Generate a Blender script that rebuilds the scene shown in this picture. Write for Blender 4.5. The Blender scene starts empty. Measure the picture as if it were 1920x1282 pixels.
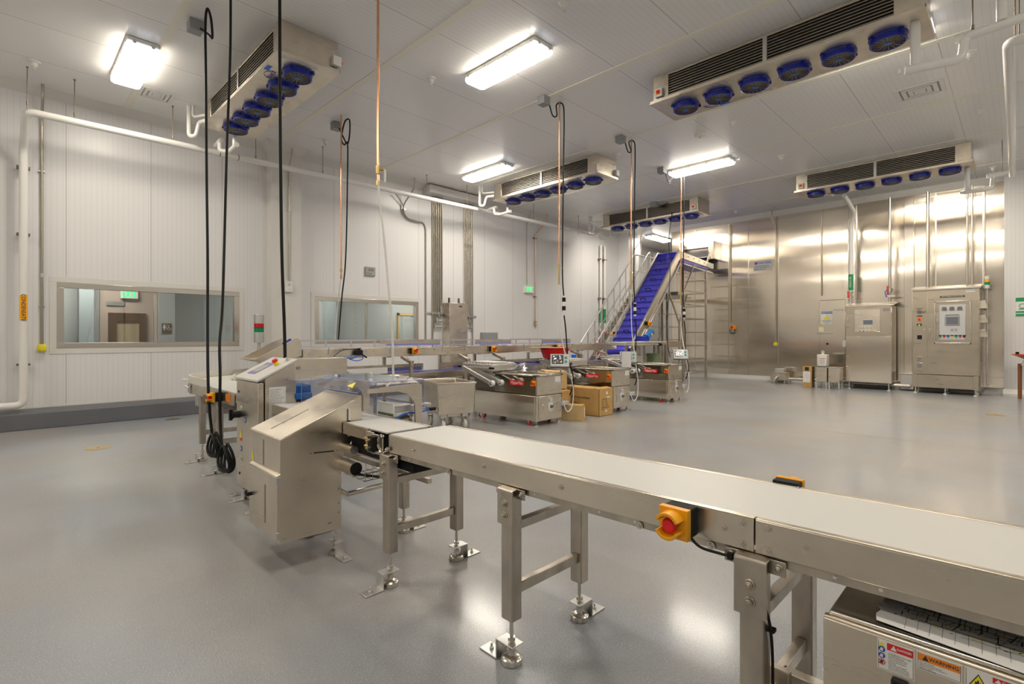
import bpy, bmesh, math, random
from mathutils import Vector, Matrix
random.seed(7)
C = bpy.context.scene.collection
R = math.radians
SC = bpy.context.scene

# ---------------------------------------------------------------- camera
cam_d = bpy.data.cameras.new('camera'); cam = bpy.data.objects.new('camera', cam_d); C.objects.link(cam)
cam.location = (0, 0, 1.4); cam.rotation_euler = (R(90), 0, R(44.86 - 90))
cam_d.sensor_width = 36; cam_d.lens = 960.5/1920*36; cam_d.shift_y = -12/1920; cam_d.clip_start = .02; cam_d.clip_end = 200
SC.camera = cam
# ---------------------------------------------------------------- world / exposure
w = bpy.data.worlds.new('world'); SC.world = w; w.use_nodes = True
w.node_tree.nodes['Background'].inputs[0].default_value = (1, .95, .88, 1)
w.node_tree.nodes['Background'].inputs[1].default_value = .02
SC.view_settings.view_transform = 'Standard'; SC.view_settings.look = 'None'
SC.view_settings.exposure = 0.92; SC.view_settings.gamma = 1; SC.view_settings.use_curve_mapping = False
SC.cycles.caustics_reflective = False; SC.cycles.caustics_refractive = False; SC.cycles.blur_glossy = 1.0; SC.cycles.sample_clamp_indirect = 6.0
LIGHT = 24.0           # radiance of the lamp lenses
LIGHT_COL = (1, .915, .79, 1)
CZ = 5.2               # ceiling height

# ---------------------------------------------------------------- materials
def mat(name, col, rough=.5, metal=0, **k):
    m = bpy.data.materials.new(name); m.use_nodes = True; nt = m.node_tree; b = nt.nodes['Principled BSDF']
    b.inputs['Base Color'].default_value = (*col, 1); b.inputs['Roughness'].default_value = rough; b.inputs['Metallic'].default_value = metal
    if 'spec' in k: b.inputs['Specular IOR Level'].default_value = k['spec']
    if 'coat' in k: b.inputs['Coat Weight'].default_value = k['coat']; b.inputs['Coat Roughness'].default_value = .15
    if 'aniso' in k:
        b.inputs['Anisotropic'].default_value = k['aniso']; tn = nt.nodes.new('ShaderNodeTangent'); tn.direction_type = 'RADIAL'; tn.axis = 'Z'; nt.links.new(tn.outputs[0], b.inputs['Tangent'])
    if 'emit' in k: b.inputs['Emission Color'].default_value = (*k.get('ecol', col), 1); b.inputs['Emission Strength'].default_value = k['emit']
    def N(t, **kw):
        n = nt.nodes.new(t)
        for a, v in kw.items(): setattr(n, a, v)
        return n
    L = nt.links.new
    tc = N('ShaderNodeTexCoord')
    if 'noise' in k:            # (scale xyz, amount): mottled colour
        sc, amt = k['noise']
        mp = N('ShaderNodeMapping'); mp.inputs['Scale'].default_value = sc; L(tc.outputs['Object'], mp.inputs[0])
        nz = N('ShaderNodeTexNoise'); nz.inputs['Scale'].default_value = 1; nz.inputs['Detail'].default_value = 5; L(mp.outputs[0], nz.inputs[0])
        rp = N('ShaderNodeMapRange'); rp.inputs[1].default_value = .3; rp.inputs[2].default_value = .7; rp.inputs[3].default_value = 1-amt; rp.inputs[4].default_value = 1+amt
        L(nz.outputs[0], rp.inputs[0])
        mx = N('ShaderNodeMix', data_type='RGBA', blend_type='MULTIPLY'); mx.inputs[0].default_value = 1; mx.inputs[6].default_value = (*col, 1)
        L(rp.outputs[0], mx.inputs[7]); L(mx.outputs[2], b.inputs['Base Color'])
    if 'rn' in k:               # roughness variation
        sc, lo, hi = k['rn']
        mp = N('ShaderNodeMapping'); mp.inputs['Scale'].default_value = sc; L(tc.outputs['Object'], mp.inputs[0])
        nz = N('ShaderNodeTexNoise'); nz.inputs['Scale'].default_value = 1; nz.inputs['Detail'].default_value = 4; L(mp.outputs[0], nz.inputs[0])
        rp = N('ShaderNodeMapRange'); rp.inputs[1].default_value = .3; rp.inputs[2].default_value = .7; rp.inputs[3].default_value = lo; rp.inputs[4].default_value = hi
        L(nz.outputs[0], rp.inputs[0]); L(rp.outputs[0], b.inputs['Roughness'])
    if 'bump' in k:             # list of (scale xyz, distance)
        prev = None
        for sc, dist in k['bump']:
            mp = N('ShaderNodeMapping'); mp.inputs['Scale'].default_value = sc; L(tc.outputs['Object'], mp.inputs[0])
            nz = N('ShaderNodeTexNoise'); nz.inputs['Scale'].default_value = 1; nz.inputs['Detail'].default_value = 2; L(mp.outputs[0], nz.inputs[0])
            bp = N('ShaderNodeBump'); bp.inputs['Strength'].default_value = 1; bp.inputs['Distance'].default_value = dist
            L(nz.outputs[0], bp.inputs['Height'])
            if prev: L(prev.outputs[0], bp.inputs['Normal'])
            prev = bp
        L(prev.outputs[0], b.inputs['Normal'])
    return m

def panel_mat(name, col, axis, rib, seam, off, rough=.35, ribdep=.0035, seamcol=.45, panels=True):
    """ribbed insulated panel: thin embossed lines every `rib` m and a sealed joint every `seam` m along `axis`"""
    m = mat(name, col, rough, spec=.5); nt = m.node_tree; b = nt.nodes['Principled BSDF']; L = nt.links.new
    def M(op, a, v=None):
        n = nt.nodes.new('ShaderNodeMath'); n.operation = op
        if hasattr(a, 'is_linked'): L(a, n.inputs[0])
        else: n.inputs[0].default_value = a
        if v is not None:
            if hasattr(v, 'is_linked'): L(v, n.inputs[1])
            else: n.inputs[1].default_value = v
        return n.outputs[0]
    tc = nt.nodes.new('ShaderNodeTexCoord'); sp = nt.nodes.new('ShaderNodeSeparateXYZ'); L(tc.outputs['Object'], sp.inputs[0])
    a = sp.outputs[axis]
    t = M('ABSOLUTE', M('SUBTRACT', M('FRACT', M('DIVIDE', M('ADD', a, 50*rib), rib)), .5))
    ribh = M('MULTIPLY', M('LESS_THAN', t, .06), -1)
    s = M('ABSOLUTE', M('SUBTRACT', M('FRACT', M('ADD', M('DIVIDE', M('SUBTRACT', a, off), seam), 50.5)), .5))
    seamm = M('LESS_THAN', s, .0035/seam)
    bp = nt.nodes.new('ShaderNodeBump'); bp.inputs['Distance'].default_value = ribdep; bp.inputs['Strength'].default_value = .4
    L(ribh, bp.inputs['Height']); L(bp.outputs[0], b.inputs['Normal'])
    # slight panel to panel tint + dark sealed joint
    wn = nt.nodes.new('ShaderNodeTexWhiteNoise'); wn.noise_dimensions = '1D'
    L(M('FLOOR', M('ADD', M('DIVIDE', M('SUBTRACT', a, off), seam), 50)), wn.inputs['W'])
    f = M('ADD', M('MULTIPLY', wn.outputs[0], .04), .96)
    f = M('MULTIPLY', f, M('SUBTRACT', 1, M('MULTIPLY', seamm, 1-seamcol)))
    f = M('MULTIPLY', f, M('SUBTRACT', 1, M('MULTIPLY', M('LESS_THAN', t, .05), .09)))
    mx = nt.nodes.new('ShaderNodeMix'); mx.data_type = 'RGBA'; mx.blend_type = 'MULTIPLY'; mx.inputs[0].default_value = 1; mx.inputs[6].default_value = (*col, 1)
    L(f, mx.inputs[7]); L(mx.outputs[2], b.inputs['Base Color'])
    return m

def clear_mat(name, tint, gloss=(1, 1, 1), rough=.02, ior=1.45, extra=0.0):
    m = bpy.data.materials.new(name); m.use_nodes = True; nt = m.node_tree; nt.nodes.clear(); L = nt.links.new
    o = nt.nodes.new('ShaderNodeOutputMaterial'); tr = nt.nodes.new('ShaderNodeBsdfTransparent'); tr.inputs[0].default_value = (*tint, 1)
    gl = nt.nodes.new('ShaderNodeBsdfGlossy'); gl.inputs[0].default_value = (*gloss, 1); gl.inputs[1].default_value = rough
    ge = nt.nodes.new('ShaderNodeNewGeometry'); dt = nt.nodes.new('ShaderNodeVectorMath'); dt.operation = 'DOT_PRODUCT'; L(ge.outputs['Normal'], dt.inputs[0]); L(ge.outputs['Incoming'], dt.inputs[1])
    def mth(op, x, y=0.0):
        n = nt.nodes.new('ShaderNodeMath'); n.operation = op; n.use_clamp = op == 'ADD'
        for i, v in enumerate((x, y)):
            if isinstance(v, (int, float)): n.inputs[i].default_value = v
            else: L(v, n.inputs[i])
        return n.outputs[0]
    ad = mth('ADD', mth('MULTIPLY', mth('POWER', mth('SUBTRACT', 1.0, mth('ABSOLUTE', dt.outputs['Value'])), 5.0), .9), .035+extra)
    mx = nt.nodes.new('ShaderNodeMixShader'); L(ad, mx.inputs[0]); L(tr.outputs[0], mx.inputs[1]); L(gl.outputs[0], mx.inputs[2]); L(mx.outputs[0], o.inputs[0])
    return m

STEEL = (.72, .65, .545)
M = dict(
    steel=mat('brushed_steel', STEEL, .34, 1, noise=((3, 3, 3), .10), rn=((2, 2, 14), .24, .40)),
    steel_h=mat('brushed_steel_wide', STEEL, .36, 1, noise=((2.5, 2.5, 4), .12), rn=((1.5, 1.5, 14), .24, .40)),
    leg=mat('stained_steel', (.53, .48, .41), .36, 1, noise=((9, 9, 4), .22), rn=((12, 12, 5), .25, .5)),
    polished=mat('polished_steel', (.86, .785, .675), .15, 1, aniso=.97, bump=[((.5, .5, .8), .009), ((.5, 4, .6), .0016)], noise=((.7, .7, 1.2), .05)),
    mirror=mat('mirror_steel', (.50, .455, .39), .06, 1, bump=[((2, 2, 3), .004)]),
    cabinet=mat('cabinet_steel', (.52, .46, .37), .32, 1, noise=((2, 2, 3), .08), rn=((1.5, 1.5, 12), .26, .38)),
    chrome=mat('bright_steel', (.68, .64, .58), .26, 1), seamline=mat('floor_joint', (.40, .36, .29), .5),
    dark_steel=mat('dark_steel', (.22, .2, .17), .45, 1),
    alu=mat('anodised_aluminium', (.66, .65, .63), .4, 1),
    rod=mat('steel_rod', (.25, .2, .16), .5, 1),
    copper=mat('copper', (.78, .40, .22), .3, 1, noise=((1, 1, 6), .15)),
    brass=mat('brass', (.62, .46, .2), .32, 1),
    white=mat('white_plastic', (.80, .79, .75), .35),
    pvc=mat('white_pipe_jacket', (.82, .80, .76), .22, spec=.6),
    trim=mat('white_painted_trim', (.72, .70, .66), .4),
    batten=mat('ivory_batten', (.86, .825, .71), .42),
    belt=mat('white_belt', (.70, .69, .655), .42),
    belt_blue=mat('blue_belt', (.16, .16, .55), .35),
    blue_deep=mat('blue_cleat_belt', (.07, .06, .62), .28, spec=.6),
    fan_blue=mat('fan_blue', (.008, .02, .32), .3, spec=.6),
    motor_blue=mat('motor_blue', (.01, .13, .42), .4),
    tube_blue=mat('blue_air_tube', (.01, .14, .70), .3),
    black=mat('black_rubber', (.009, .009, .009), .6, spec=.3),
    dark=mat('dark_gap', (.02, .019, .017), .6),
    coil=mat('coil_fins', (.022, .02, .018), .5, .6),
    fin=mat('coil_fin_edges', (.42, .38, .32), .4, 1),
    red=mat('red_plastic', (.85, .012, .02), .3),
    redl=mat('red_lens', (.55, .01, .02), .2), greenl=mat('green_lens', (.0, .26, .09), .2), amber=mat('amber_lens', (.9, .42, .02), .2),
    yellow=mat('yellow_plastic', (.93, .42, .01), .35), yel=mat('yellow_sticker', (.85, .75, .02), .4), yout=mat('yellow_outlet', (.88, .78, .03), .35),
    orange=mat('orange_plastic', (.90, .26, .015), .35),
    green=mat('green_button', (.0, .36, .22), .3), greens=mat('green_sign', (.01, .30, .10), .4), olive=mat('olive_strip', (.15, .2, .09), .5),
    grey=mat('grey_enclosure', (.30, .31, .31), .5), lgrey=mat('light_grey_panel', (.55, .55, .55), .45), panelgrey=mat('keypad_panel', (.70, .68, .65), .35),
    purple=mat('purple_border', (.20, .17, .45), .4), lcd=mat('lcd_glass', (.42, .43, .38), .15),
    screen=mat('dark_screen', (.05, .06, .07), .12), screen2=mat('grey_screen', (.17, .18, .21), .18),
    paper=mat('paper', (.82, .81, .78), .7), ink=mat('ink', (.04, .04, .04), .7), hinge=mat('hinge_grey', (.33, .31, .29), .4, .7),
    card=mat('cardboard', (.58, .35, .12), .8, noise=((6, 6, 6), .08)), card2=mat('cardboard_pale', (.64, .44, .20), .8, noise=((6, 6, 6), .08)),
    tape=mat('packing_tape', (.75, .45, .03), .3), ltape=mat('printed_tape', (.6, .55, .2), .4),
    blue_sign=mat('blue_sign', (.02, .08, .42), .4), orange_sign=mat('orange_sign', (.85, .25, .02), .4), red_sign=mat('red_sign', (.68, .02, .03), .4),
    wood=mat('dark_wood', (.10, .05, .02), .45, noise=((6, 1, 1), .3)), wood2=mat('door_veneer', (.42, .32, .2), .5, noise=((14, 1, 1.2), .15)),
    corridor=mat('corridor_paint', (.50, .50, .49), .6), corridor2=mat('corridor_alcove', (.52, .40, .34), .6),
    pillar=mat('blue_grey_pillar', (.43, .47, .48), .5), bronze=mat('bronze_sign', (.16, .10, .07), .4, .3),
    jug=mat('milky_jug', (.72, .69, .60), .4), brown=mat('rusty_post', (.22, .08, .03), .55), redbowl=mat('orange_bowl', (.80, .09, .02), .35),
    exit=mat('exit_letters', (0, .9, .3), .4, emit=.55, ecol=(.01, 1, .22)), wheel=mat('nylon_wheel', (.72, .70, .62), .4),
    lens=mat('lamp_lens', (.9, .9, .88), .3, emit=LIGHT, ecol=LIGHT_COL[:3]),
    lens_end=mat('lamp_lens_rim', (.55, .58, .66), .15, emit=1.2, ecol=(.9, .92, 1)), lens_side=mat('lamp_lens_side', (.9, .9, .88), .3, emit=LIGHT*.34, ecol=LIGHT_COL[:3]), lens_far=mat('lamp_lens_bright', (.9, .9, .88), .3, emit=LIGHT*1.6, ecol=LIGHT_COL[:3]),
    conduit=mat('galvanised_conduit', (.44, .40, .33), .36, 1),
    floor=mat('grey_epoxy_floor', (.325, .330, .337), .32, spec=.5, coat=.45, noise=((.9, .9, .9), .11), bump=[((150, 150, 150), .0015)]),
    curb=mat('curb_epoxy', (.13, .135, .15), .38, noise=((2, 2, 2), .1)),
    glass=clear_mat('window_glass', (.80, .83, .82), extra=.01),
    poly=clear_mat('clear_polycarbonate', (.90, .91, .95), extra=.02, rough=.05),
    polyedge=mat('polycarbonate_edge', (.36, .38, .72), .2), bag=clear_mat('plastic_bag', (.72, .72, .72), extra=.18, rough=.15),
    wall=panel_mat('wall_panel', (.79, .78, .775), 0, .0697, 1.115, .77),
    ceil=panel_mat('ceiling_panel', (.88, .865, .84), 1, .0738, 1.107, .77, rough=.3, ribdep=.004),
    wall_r=panel_mat('white_end_panel', (.74, .73, .71), 1, .07, 1.1, -.05),
)
for k_, v_ in (('exit', 'NONE'), ('lens_end', 'NONE'), ('lens', 'FRONT'), ('lens_far', 'FRONT'), ('lens_side', 'FRONT')): M[k_].cycles.emission_sampling = v_
# satin wear on the floor: broad bluish and brownish cleaning marks
def floor_tint():
    m = M['floor']; nt = m.node_tree; b = nt.nodes['Principled BSDF']; L = nt.links.new
    src = b.inputs['Base Color'].links[0].from_socket
    tc = nt.nodes.new('ShaderNodeTexCoord'); nz = nt.nodes.new('ShaderNodeTexNoise'); nz.inputs['Scale'].default_value = .55; nz.inputs['Detail'].default_value = 3
    L(tc.outputs['Object'], nz.inputs[0])
    cr = nt.nodes.new('ShaderNodeValToRGB'); cr.color_ramp.elements[0].position = .38; cr.color_ramp.elements[0].color = (1.05, 1.0, .94, 1)
    cr.color_ramp.elements[1].position = .62; cr.color_ramp.elements[1].color = (.93, .99, 1.06, 1); L(nz.outputs[0], cr.inputs[0])
    mx = nt.nodes.new('ShaderNodeMix'); mx.data_type = 'RGBA'; mx.blend_type = 'MULTIPLY'; mx.inputs[0].default_value = 1
    L(src, mx.inputs[6]); L(cr.outputs[0], mx.inputs[7])
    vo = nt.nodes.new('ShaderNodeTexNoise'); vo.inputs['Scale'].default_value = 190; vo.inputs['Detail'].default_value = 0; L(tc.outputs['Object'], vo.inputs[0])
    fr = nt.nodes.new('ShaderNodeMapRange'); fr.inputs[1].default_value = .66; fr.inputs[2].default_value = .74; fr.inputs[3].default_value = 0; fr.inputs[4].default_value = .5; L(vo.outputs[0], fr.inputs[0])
    fl = nt.nodes.new('ShaderNodeMix'); fl.data_type = 'RGBA'; fl.inputs[7].default_value = (.72, .71, .69, 1); L(fr.outputs[0], fl.inputs[0]); L(mx.outputs[2], fl.inputs[6])   # pale grain specks painted into the colour to imitate floor glints
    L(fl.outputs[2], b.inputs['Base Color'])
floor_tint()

# ---------------------------------------------------------------- mesh helpers
ROOT = {}      # object -> world matrix of the frame its vertices live in
class MB:
    def __init__(s): s.b = bmesh.new()
    def face(s, vs):
        try: return s.b.faces.new(vs)
        except ValueError: return None
    def box(s, x0, x1, y0, y1, z0, z1):
        v = [s.b.verts.new(p) for p in ((x0,y0,z0),(x1,y0,z0),(x1,y1,z0),(x0,y1,z0),(x0,y0,z1),(x1,y0,z1),(x1,y1,z1),(x0,y1,z1))]
        for f in ((0,3,2,1),(4,5,6,7),(0,1,5,4),(1,2,6,5),(2,3,7,6),(3,0,4,7)): s.face([v[i] for i in f])
        return s
    def obox(s, c, u, v, w, a, b_, d):
        """box centred at c with half sizes a,b_,d along unit axes u,v,w"""
        c, u, v, w = Vector(c), Vector(u).normalized(), Vector(v).normalized(), Vector(w).normalized()
        p = [c+u*i*a+v*j*b_+w*k*d for k in (-1, 1) for i, j in ((-1,-1),(1,-1),(1,1),(-1,1))]
        q = [s.b.verts.new(x) for x in p]
        for f in ((0,3,2,1),(4,5,6,7),(0,1,5,4),(1,2,6,5),(2,3,7,6),(3,0,4,7)): s.face([q[i] for i in f])
        return s
    def bar(s, p, q, wd, ht, up=(0, 0, 1)):
        p, q = Vector(p), Vector(q); u = (q-p); l = u.length; u.normalize(); up = Vector(up)
        v = up.cross(u)
        if v.length < 1e-4: v = Vector((1, 0, 0)).cross(u)
        v.normalize(); w_ = u.cross(v)
        return s.obox((p+q)/2, u, v, w_, l/2, wd/2, ht/2)
    def cyl(s, p, q, r, r2=None, n=16, caps=True):
        p, q = Vector(p), Vector(q); u = (q-p).normalized(); a = u.orthogonal().normalized(); b_ = u.cross(a)
        r2 = r if r2 is None else r2
        A = [s.b.verts.new(p+(a*math.cos(t)+b_*math.sin(t))*r) for t in [2*math.pi*i/n for i in range(n)]]
        B = [s.b.verts.new(q+(a*math.cos(t)+b_*math.sin(t))*r2) for t in [2*math.pi*i/n for i in range(n)]]
        for i in range(n): s.face([A[i], A[(i+1)%n], B[(i+1)%n], B[i]])
        if caps: s.face(A[::-1]); s.face(B)
        return s
    def tube(s, pts, r, n=8, closed=False):
        P = [Vector(p) for p in pts]; N = len(P); rings = []; a = None
        for i in range(N):
            if closed: t = (P[(i+1)%N]-P[i-1]).normalized()
            else: t = (P[min(i+1, N-1)]-P[max(i-1, 0)]).normalized()
            if a is None: a = t.orthogonal().normalized()
            a = (a-t*a.dot(t)); a = a.normalized() if a.length > 1e-5 else t.orthogonal().normalized()
            b_ = t.cross(a); rr = r[i] if isinstance(r, (list, tuple)) else r
            rings.append([s.b.verts.new(P[i]+(a*math.cos(2*math.pi*k/n)+b_*math.sin(2*math.pi*k/n))*rr) for k in range(n)])
        for i in range(N if closed else N-1):
            A, B = rings[i], rings[(i+1)%N]
            for k in range(n): s.face([A[k], A[(k+1)%n], B[(k+1)%n], B[k]])
        if not closed: s.face(rings[0][::-1]); s.face(rings[-1])
        return s
    def lathe(s, prof, o=(0, 0, 0), ax=(0, 0, 1), n=24):
        o, u = Vector(o), Vector(ax).normalized(); a = u.orthogonal().normalized(); b_ = u.cross(a); rings = []
        for r, h in prof:
            rings.append([s.b.verts.new(o+u*h+(a*math.cos(2*math.pi*k/n)+b_*math.sin(2*math.pi*k/n))*max(r, 1e-4)) for k in range(n)])
        for A, B in zip(rings, rings[1:]):
            for k in range(n): s.face([A[k], A[(k+1)%n], B[(k+1)%n], B[k]])
        return s
    def prism(s, pts, d):
        """extrude polygon pts (3D, planar) by vector d"""
        d = Vector(d); A = [s.b.verts.new(p) for p in pts]; B = [s.b.verts.new(Vector(p)+d) for p in pts]; n = len(pts)
        for i in range(n): s.face([A[i], A[(i+1)%n], B[(i+1)%n], B[i]])
        s.face(A[::-1]); s.face(B)
        return s
    def quad(s, *p): s.face([s.b.verts.new(x) for x in p]); return s
    def bolt(s, p, d, r=.011, h=.012):
        p, d = Vector(p), Vector(d).normalized()
        s.cyl(p, p+d*h*.3, r*1.5, n=12); s.cyl(p+d*h*.3, p+d*h, r, n=6); s.cyl(p+d*h, p+d*h*1.3, r*.6, n=8); return s
    def build(s, name, m, parent=None, world=True, bevel=0, smooth=35):
        bmesh.ops.recalc_face_normals(s.b, faces=s.b.faces)
        me = bpy.data.meshes.new(name); s.b.to_mesh(me); s.b.free()
        if parent is not None and world and parent.name in ROOT: me.transform(ROOT[parent.name].inverted())
        me.polygons.foreach_set('use_smooth', [True]*len(me.polygons)); me.set_sharp_from_angle(angle=R(smooth))
        me.materials.append(M[m] if isinstance(m, str) else m)
        o = bpy.data.objects.new(name, me); C.objects.link(o)
        if parent is not None:
            o.parent = parent
            if parent.name in ROOT: ROOT[o.name] = ROOT[parent.name]
        if bevel:
            md = o.modifiers.new('edge', 'BEVEL'); md.width = bevel; md.segments = 2; md.limit_method = 'ANGLE'; md.angle_limit = R(50)
        return o
def tag(o, label, cat, group=None):
    o['label'] = label; o['category'] = cat
    if group: o['group'] = group
    return o
def T(name, label, cat, loc=(0, 0, 0), rz=0, group=None):
    o = bpy.data.objects.new(name, None); C.objects.link(o); o.location = loc; o.rotation_euler = (0, 0, rz); o.empty_display_size = .1
    ROOT[o.name] = Matrix.Translation(loc) @ Matrix.Rotation(rz, 4, 'Z')
    return tag(o, label, cat, group)
def S(o): o['kind'] = 'structure'; return o
def dup(root, loc, rz, label, group=None):
    def cp(o, par):
        c = o.copy(); C.objects.link(c); c.parent = par
        for ch in o.children: cp(ch, c)
        return c
    r = cp(root, None); r.location = loc; r.rotation_euler = (0, 0, rz); r['label'] = label
    if group: r['group'] = group
    return r
FACE = {'-X': ((0, -1, 0), (0, 0, 1), (-1, 0, 0)), '-Y': ((1, 0, 0), (0, 0, 1), (0, -1, 0)), '+Z': ((1, 0, 0), (0, 1, 0), (0, 0, 1)), '-Z': ((1, 0, 0), (0, -1, 0), (0, 0, -1))}
def text(body, size, loc, face, m, parent=None, name='lettering', align='CENTER', rot=0, sx=1, world=True, bold=0):
    cu = bpy.data.curves.new(name, 'FONT'); cu.body = body; cu.size = size; cu.align_x = align; cu.align_y = 'CENTER'; cu.resolution_u = 3; cu.offset = bold*size
    o = bpy.data.objects.new(name, cu); C.objects.link(o); cu.materials.append(M[m])
    f = FACE[face] if isinstance(face, str) else face
    X, Y, Z = [Vector(v).normalized() for v in f]
    mw = Matrix(((X.x, Y.x, Z.x, loc[0]), (X.y, Y.y, Z.y, loc[1]), (X.z, Y.z, Z.z, loc[2]), (0, 0, 0, 1))) @ Matrix.Rotation(rot, 4, 'Z') @ Matrix.Diagonal((sx, 1, 1, 1))
    if parent is not None:
        if world and parent.name in ROOT: mw = ROOT[parent.name].inverted() @ mw
    me = bpy.data.meshes.new_from_object(o); me.name = name; bpy.data.objects.remove(o); bpy.data.curves.remove(cu)
    o = bpy.data.objects.new(name, me); C.objects.link(o)
    if parent is not None: o.parent = parent
    o.matrix_basis = mw
    return o
def arc(c, u, v, r, a0, a1, n=8):
    c, u, v = Vector(c), Vector(u), Vector(v)
    return [c+(u*math.cos(t)+v*math.sin(t))*r for t in [a0+(a1-a0)*i/n for i in range(n+1)]]
def bend(pts, rad=.1, n=5):
    """polyline with rounded corners"""
    P = [Vector(p) for p in pts]; out = [P[0]]
    for a, b, c in zip(P, P[1:], P[2:]):
        d1, d2 = (a-b), (c-b); r = min(rad, d1.length*.49, d2.length*.49); s, e = b+d1.normalized()*r, b+d2.normalized()*r
        for i in range(n+1):
            t = i/n; out.append(s*(1-t)**2+b*2*t*(1-t)+e*t*t)
    return out+[P[-1]]
def cat_curve(pts, n=8):
    """smooth curve through points"""
    P = [Vector(p) for p in pts]; P = [P[0]*2-P[1]]+P+[P[-1]*2-P[-2]]; out = []
    for i in range(1, len(P)-2):
        a, b, c, d = P[i-1:i+3]
        for k in range(n):
            t = k/n; out.append(.5*(2*b+(c-a)*t+(2*a-5*b+4*c-d)*t*t+(3*b-a-3*c+d)*t**3))
    return out+[P[-2]]
def bolts(par, items, m='chrome'):
    for p, d, r, h in items: MB().bolt(p, d, r, h).build('bolt', m, par)
def fine_print(mb, org, X, Y, wd, rows, lh, th, seed=1, gap=.3):
    """rows of unreadably small print as thin strokes"""
    rn = random.Random(seed); X, Y = Vector(X).normalized(), Vector(Y).normalized(); org = Vector(org)
    for r in range(rows):
        x = 0
        end = wd*(rn.uniform(.55, 1))
        while x < end:
            l = rn.uniform(.04, .12)*wd
            a = org+X*x-Y*(r*lh); b = org+X*min(x+l, wd)-Y*(r*lh)
            mb.quad(a, b, b-Y*th, a-Y*th); x += l+wd*.03*(1+gap)
    return mb
def estop_box(parent, p, n, s=.072, name='emergency_stop', black_depth=.05, world=True):
    """yellow emergency stop station standing off a plate; n = outward axis '-Y' or '-X' ..."""
    n = Vector(n).normalized(); p = Vector(p); z = Vector((0, 0, 1)); u = z.cross(n).normalized(); z = n.cross(u)
    o = MB().obox(p+n*black_depth/2, u, z, n, s/2, s/2, black_depth/2).build(name, 'black', parent, world, bevel=.002)
    q = p+n*black_depth
    mb = MB().obox(q+n*.012, u, z, n, s/2+.003, s/2+.003, .012)
    for a0 in (25, 205):      # two curved guard lips
        inner = arc(q+n*.024, u, z, s*.36, R(a0), R(a0+130), 8); outer = arc(q+n*.024, u, z, s*.47, R(a0), R(a0+130), 8)
        poly = inner+outer[::-1]
        mb.prism(poly, n*s*.5)
    mb.build('yellow_guard', 'yellow', o, world, bevel=.0012)
    b = MB().cyl(q+n*.02, q+n*.036, s*.16, n=16); b.lathe([(s*.22, .036), (s*.26, .042), (s*.26, .05), (s*.2, .056), (0, .056)], q, n, 20); b.build('red_button', 'red', o, world)
    return o
# ================================================================ ROOM SHELL
YW = 10.73; XR = 16.75
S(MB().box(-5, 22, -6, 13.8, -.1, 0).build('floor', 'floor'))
S(MB().box(-5, 22, -6, 11.6, CZ, CZ+.1).build('ceiling', 'ceil'))
# window wall with two openings
W1 = (.66, 3.30, 1.20, 2.24); W2 = (4.80, 7.45, 1.22, 2.24)
def wall_with_holes():
    mb = MB(); xs = [-5, W1[0], W1[1], W2[0], W2[1], 17.2]
    for i in range(5):
        a, b = xs[i], xs[i+1]
        if i == 1: mb.box(a, b, YW, YW+.2, 0, W1[2]); mb.box(a, b, YW, YW+.2, W1[3], CZ)
        elif i == 3: mb.box(a, b, YW, YW+.2, 0, W2[2]); mb.box(a, b, YW, YW+.2, W2[3], CZ)
        else: mb.box(a, b, YW, YW+.2, 0, CZ)
    return mb
S(wall_with_holes().build('wall_left', 'wall'))
S(MB().box(-5, -4.8, -6, YW, 0, CZ).build('wall_rear', 'wall_r')); S(MB().box(-5, 22, -6.2, -6, 0, CZ).build('wall_front', 'wall'))
# white wall to the right of the freezer, and the alcove behind it
S(MB().box(16.55, 16.9, -6, .29, 0, CZ).build('wall_right', 'wall_r'))
S(MB().box(17.2, 22, 11.4, 11.6, 0, CZ).build('wall_alcove', 'wall')); S(MB().box(21, 21.2, 8, 11.4, 0, CZ).build('wall_end', 'wall_r'))
S(MB().box(16.42, 17.2, 10.28, 11.4, 0, CZ).build('wall_pier', 'wall'))
S(MB().box(3.80, 4.38, 10.44, YW, 0, CZ).build('wall_column', 'trim'))
# stainless freezer wall
S(MB().box(XR, XR+.2, .25, 8.72, .16, 5.03).build('wall_freezer', 'polished'))
S(MB().box(XR+.2, 21, 8.6, 8.72, 0, 5.03).build('wall_freezer_side', 'polished'))
S(MB().box(XR-.02, XR+.25, .25, 8.74, 5.03, CZ).build('trim_1', 'trim'))
sm = MB()
for y in (7.88, 6.75, 6.13, 5.25, 3.30, 1.54, .66): sm.box(XR-.008, XR, y-.012, y+.012, .16, 5.0)
sm.box(XR-.012, XR, .25, 8.7, .40, .415)
S(sm.build('trim_2', 'chrome'))
S(MB().prism([(XR+.02, .25, 0), (XR-.12, .25, 0), (XR-.12, .25, .05), (XR-.02, .25, .15), (XR+.02, .25, .16)], (0, 8.4, 0)).build('baseboard_freezer', 'trim'))
S(MB().box(XR-.06, XR, 1.97, 2.18, .02, 4.99).build('trim_3', 'polished', bevel=.008))
S(MB().box(XR-.03, XR, 3.42, 3.55, .3, 5.02).build('trim_4', 'polished', bevel=.005))
S(MB().prism([(16.55, .31, 0), (16.45, .31, 0), (16.45, .31, .06), (16.53, .31, .16), (16.55, .31, .16)], (0, -5, 0)).build('baseboard_right', 'trim'))
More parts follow.
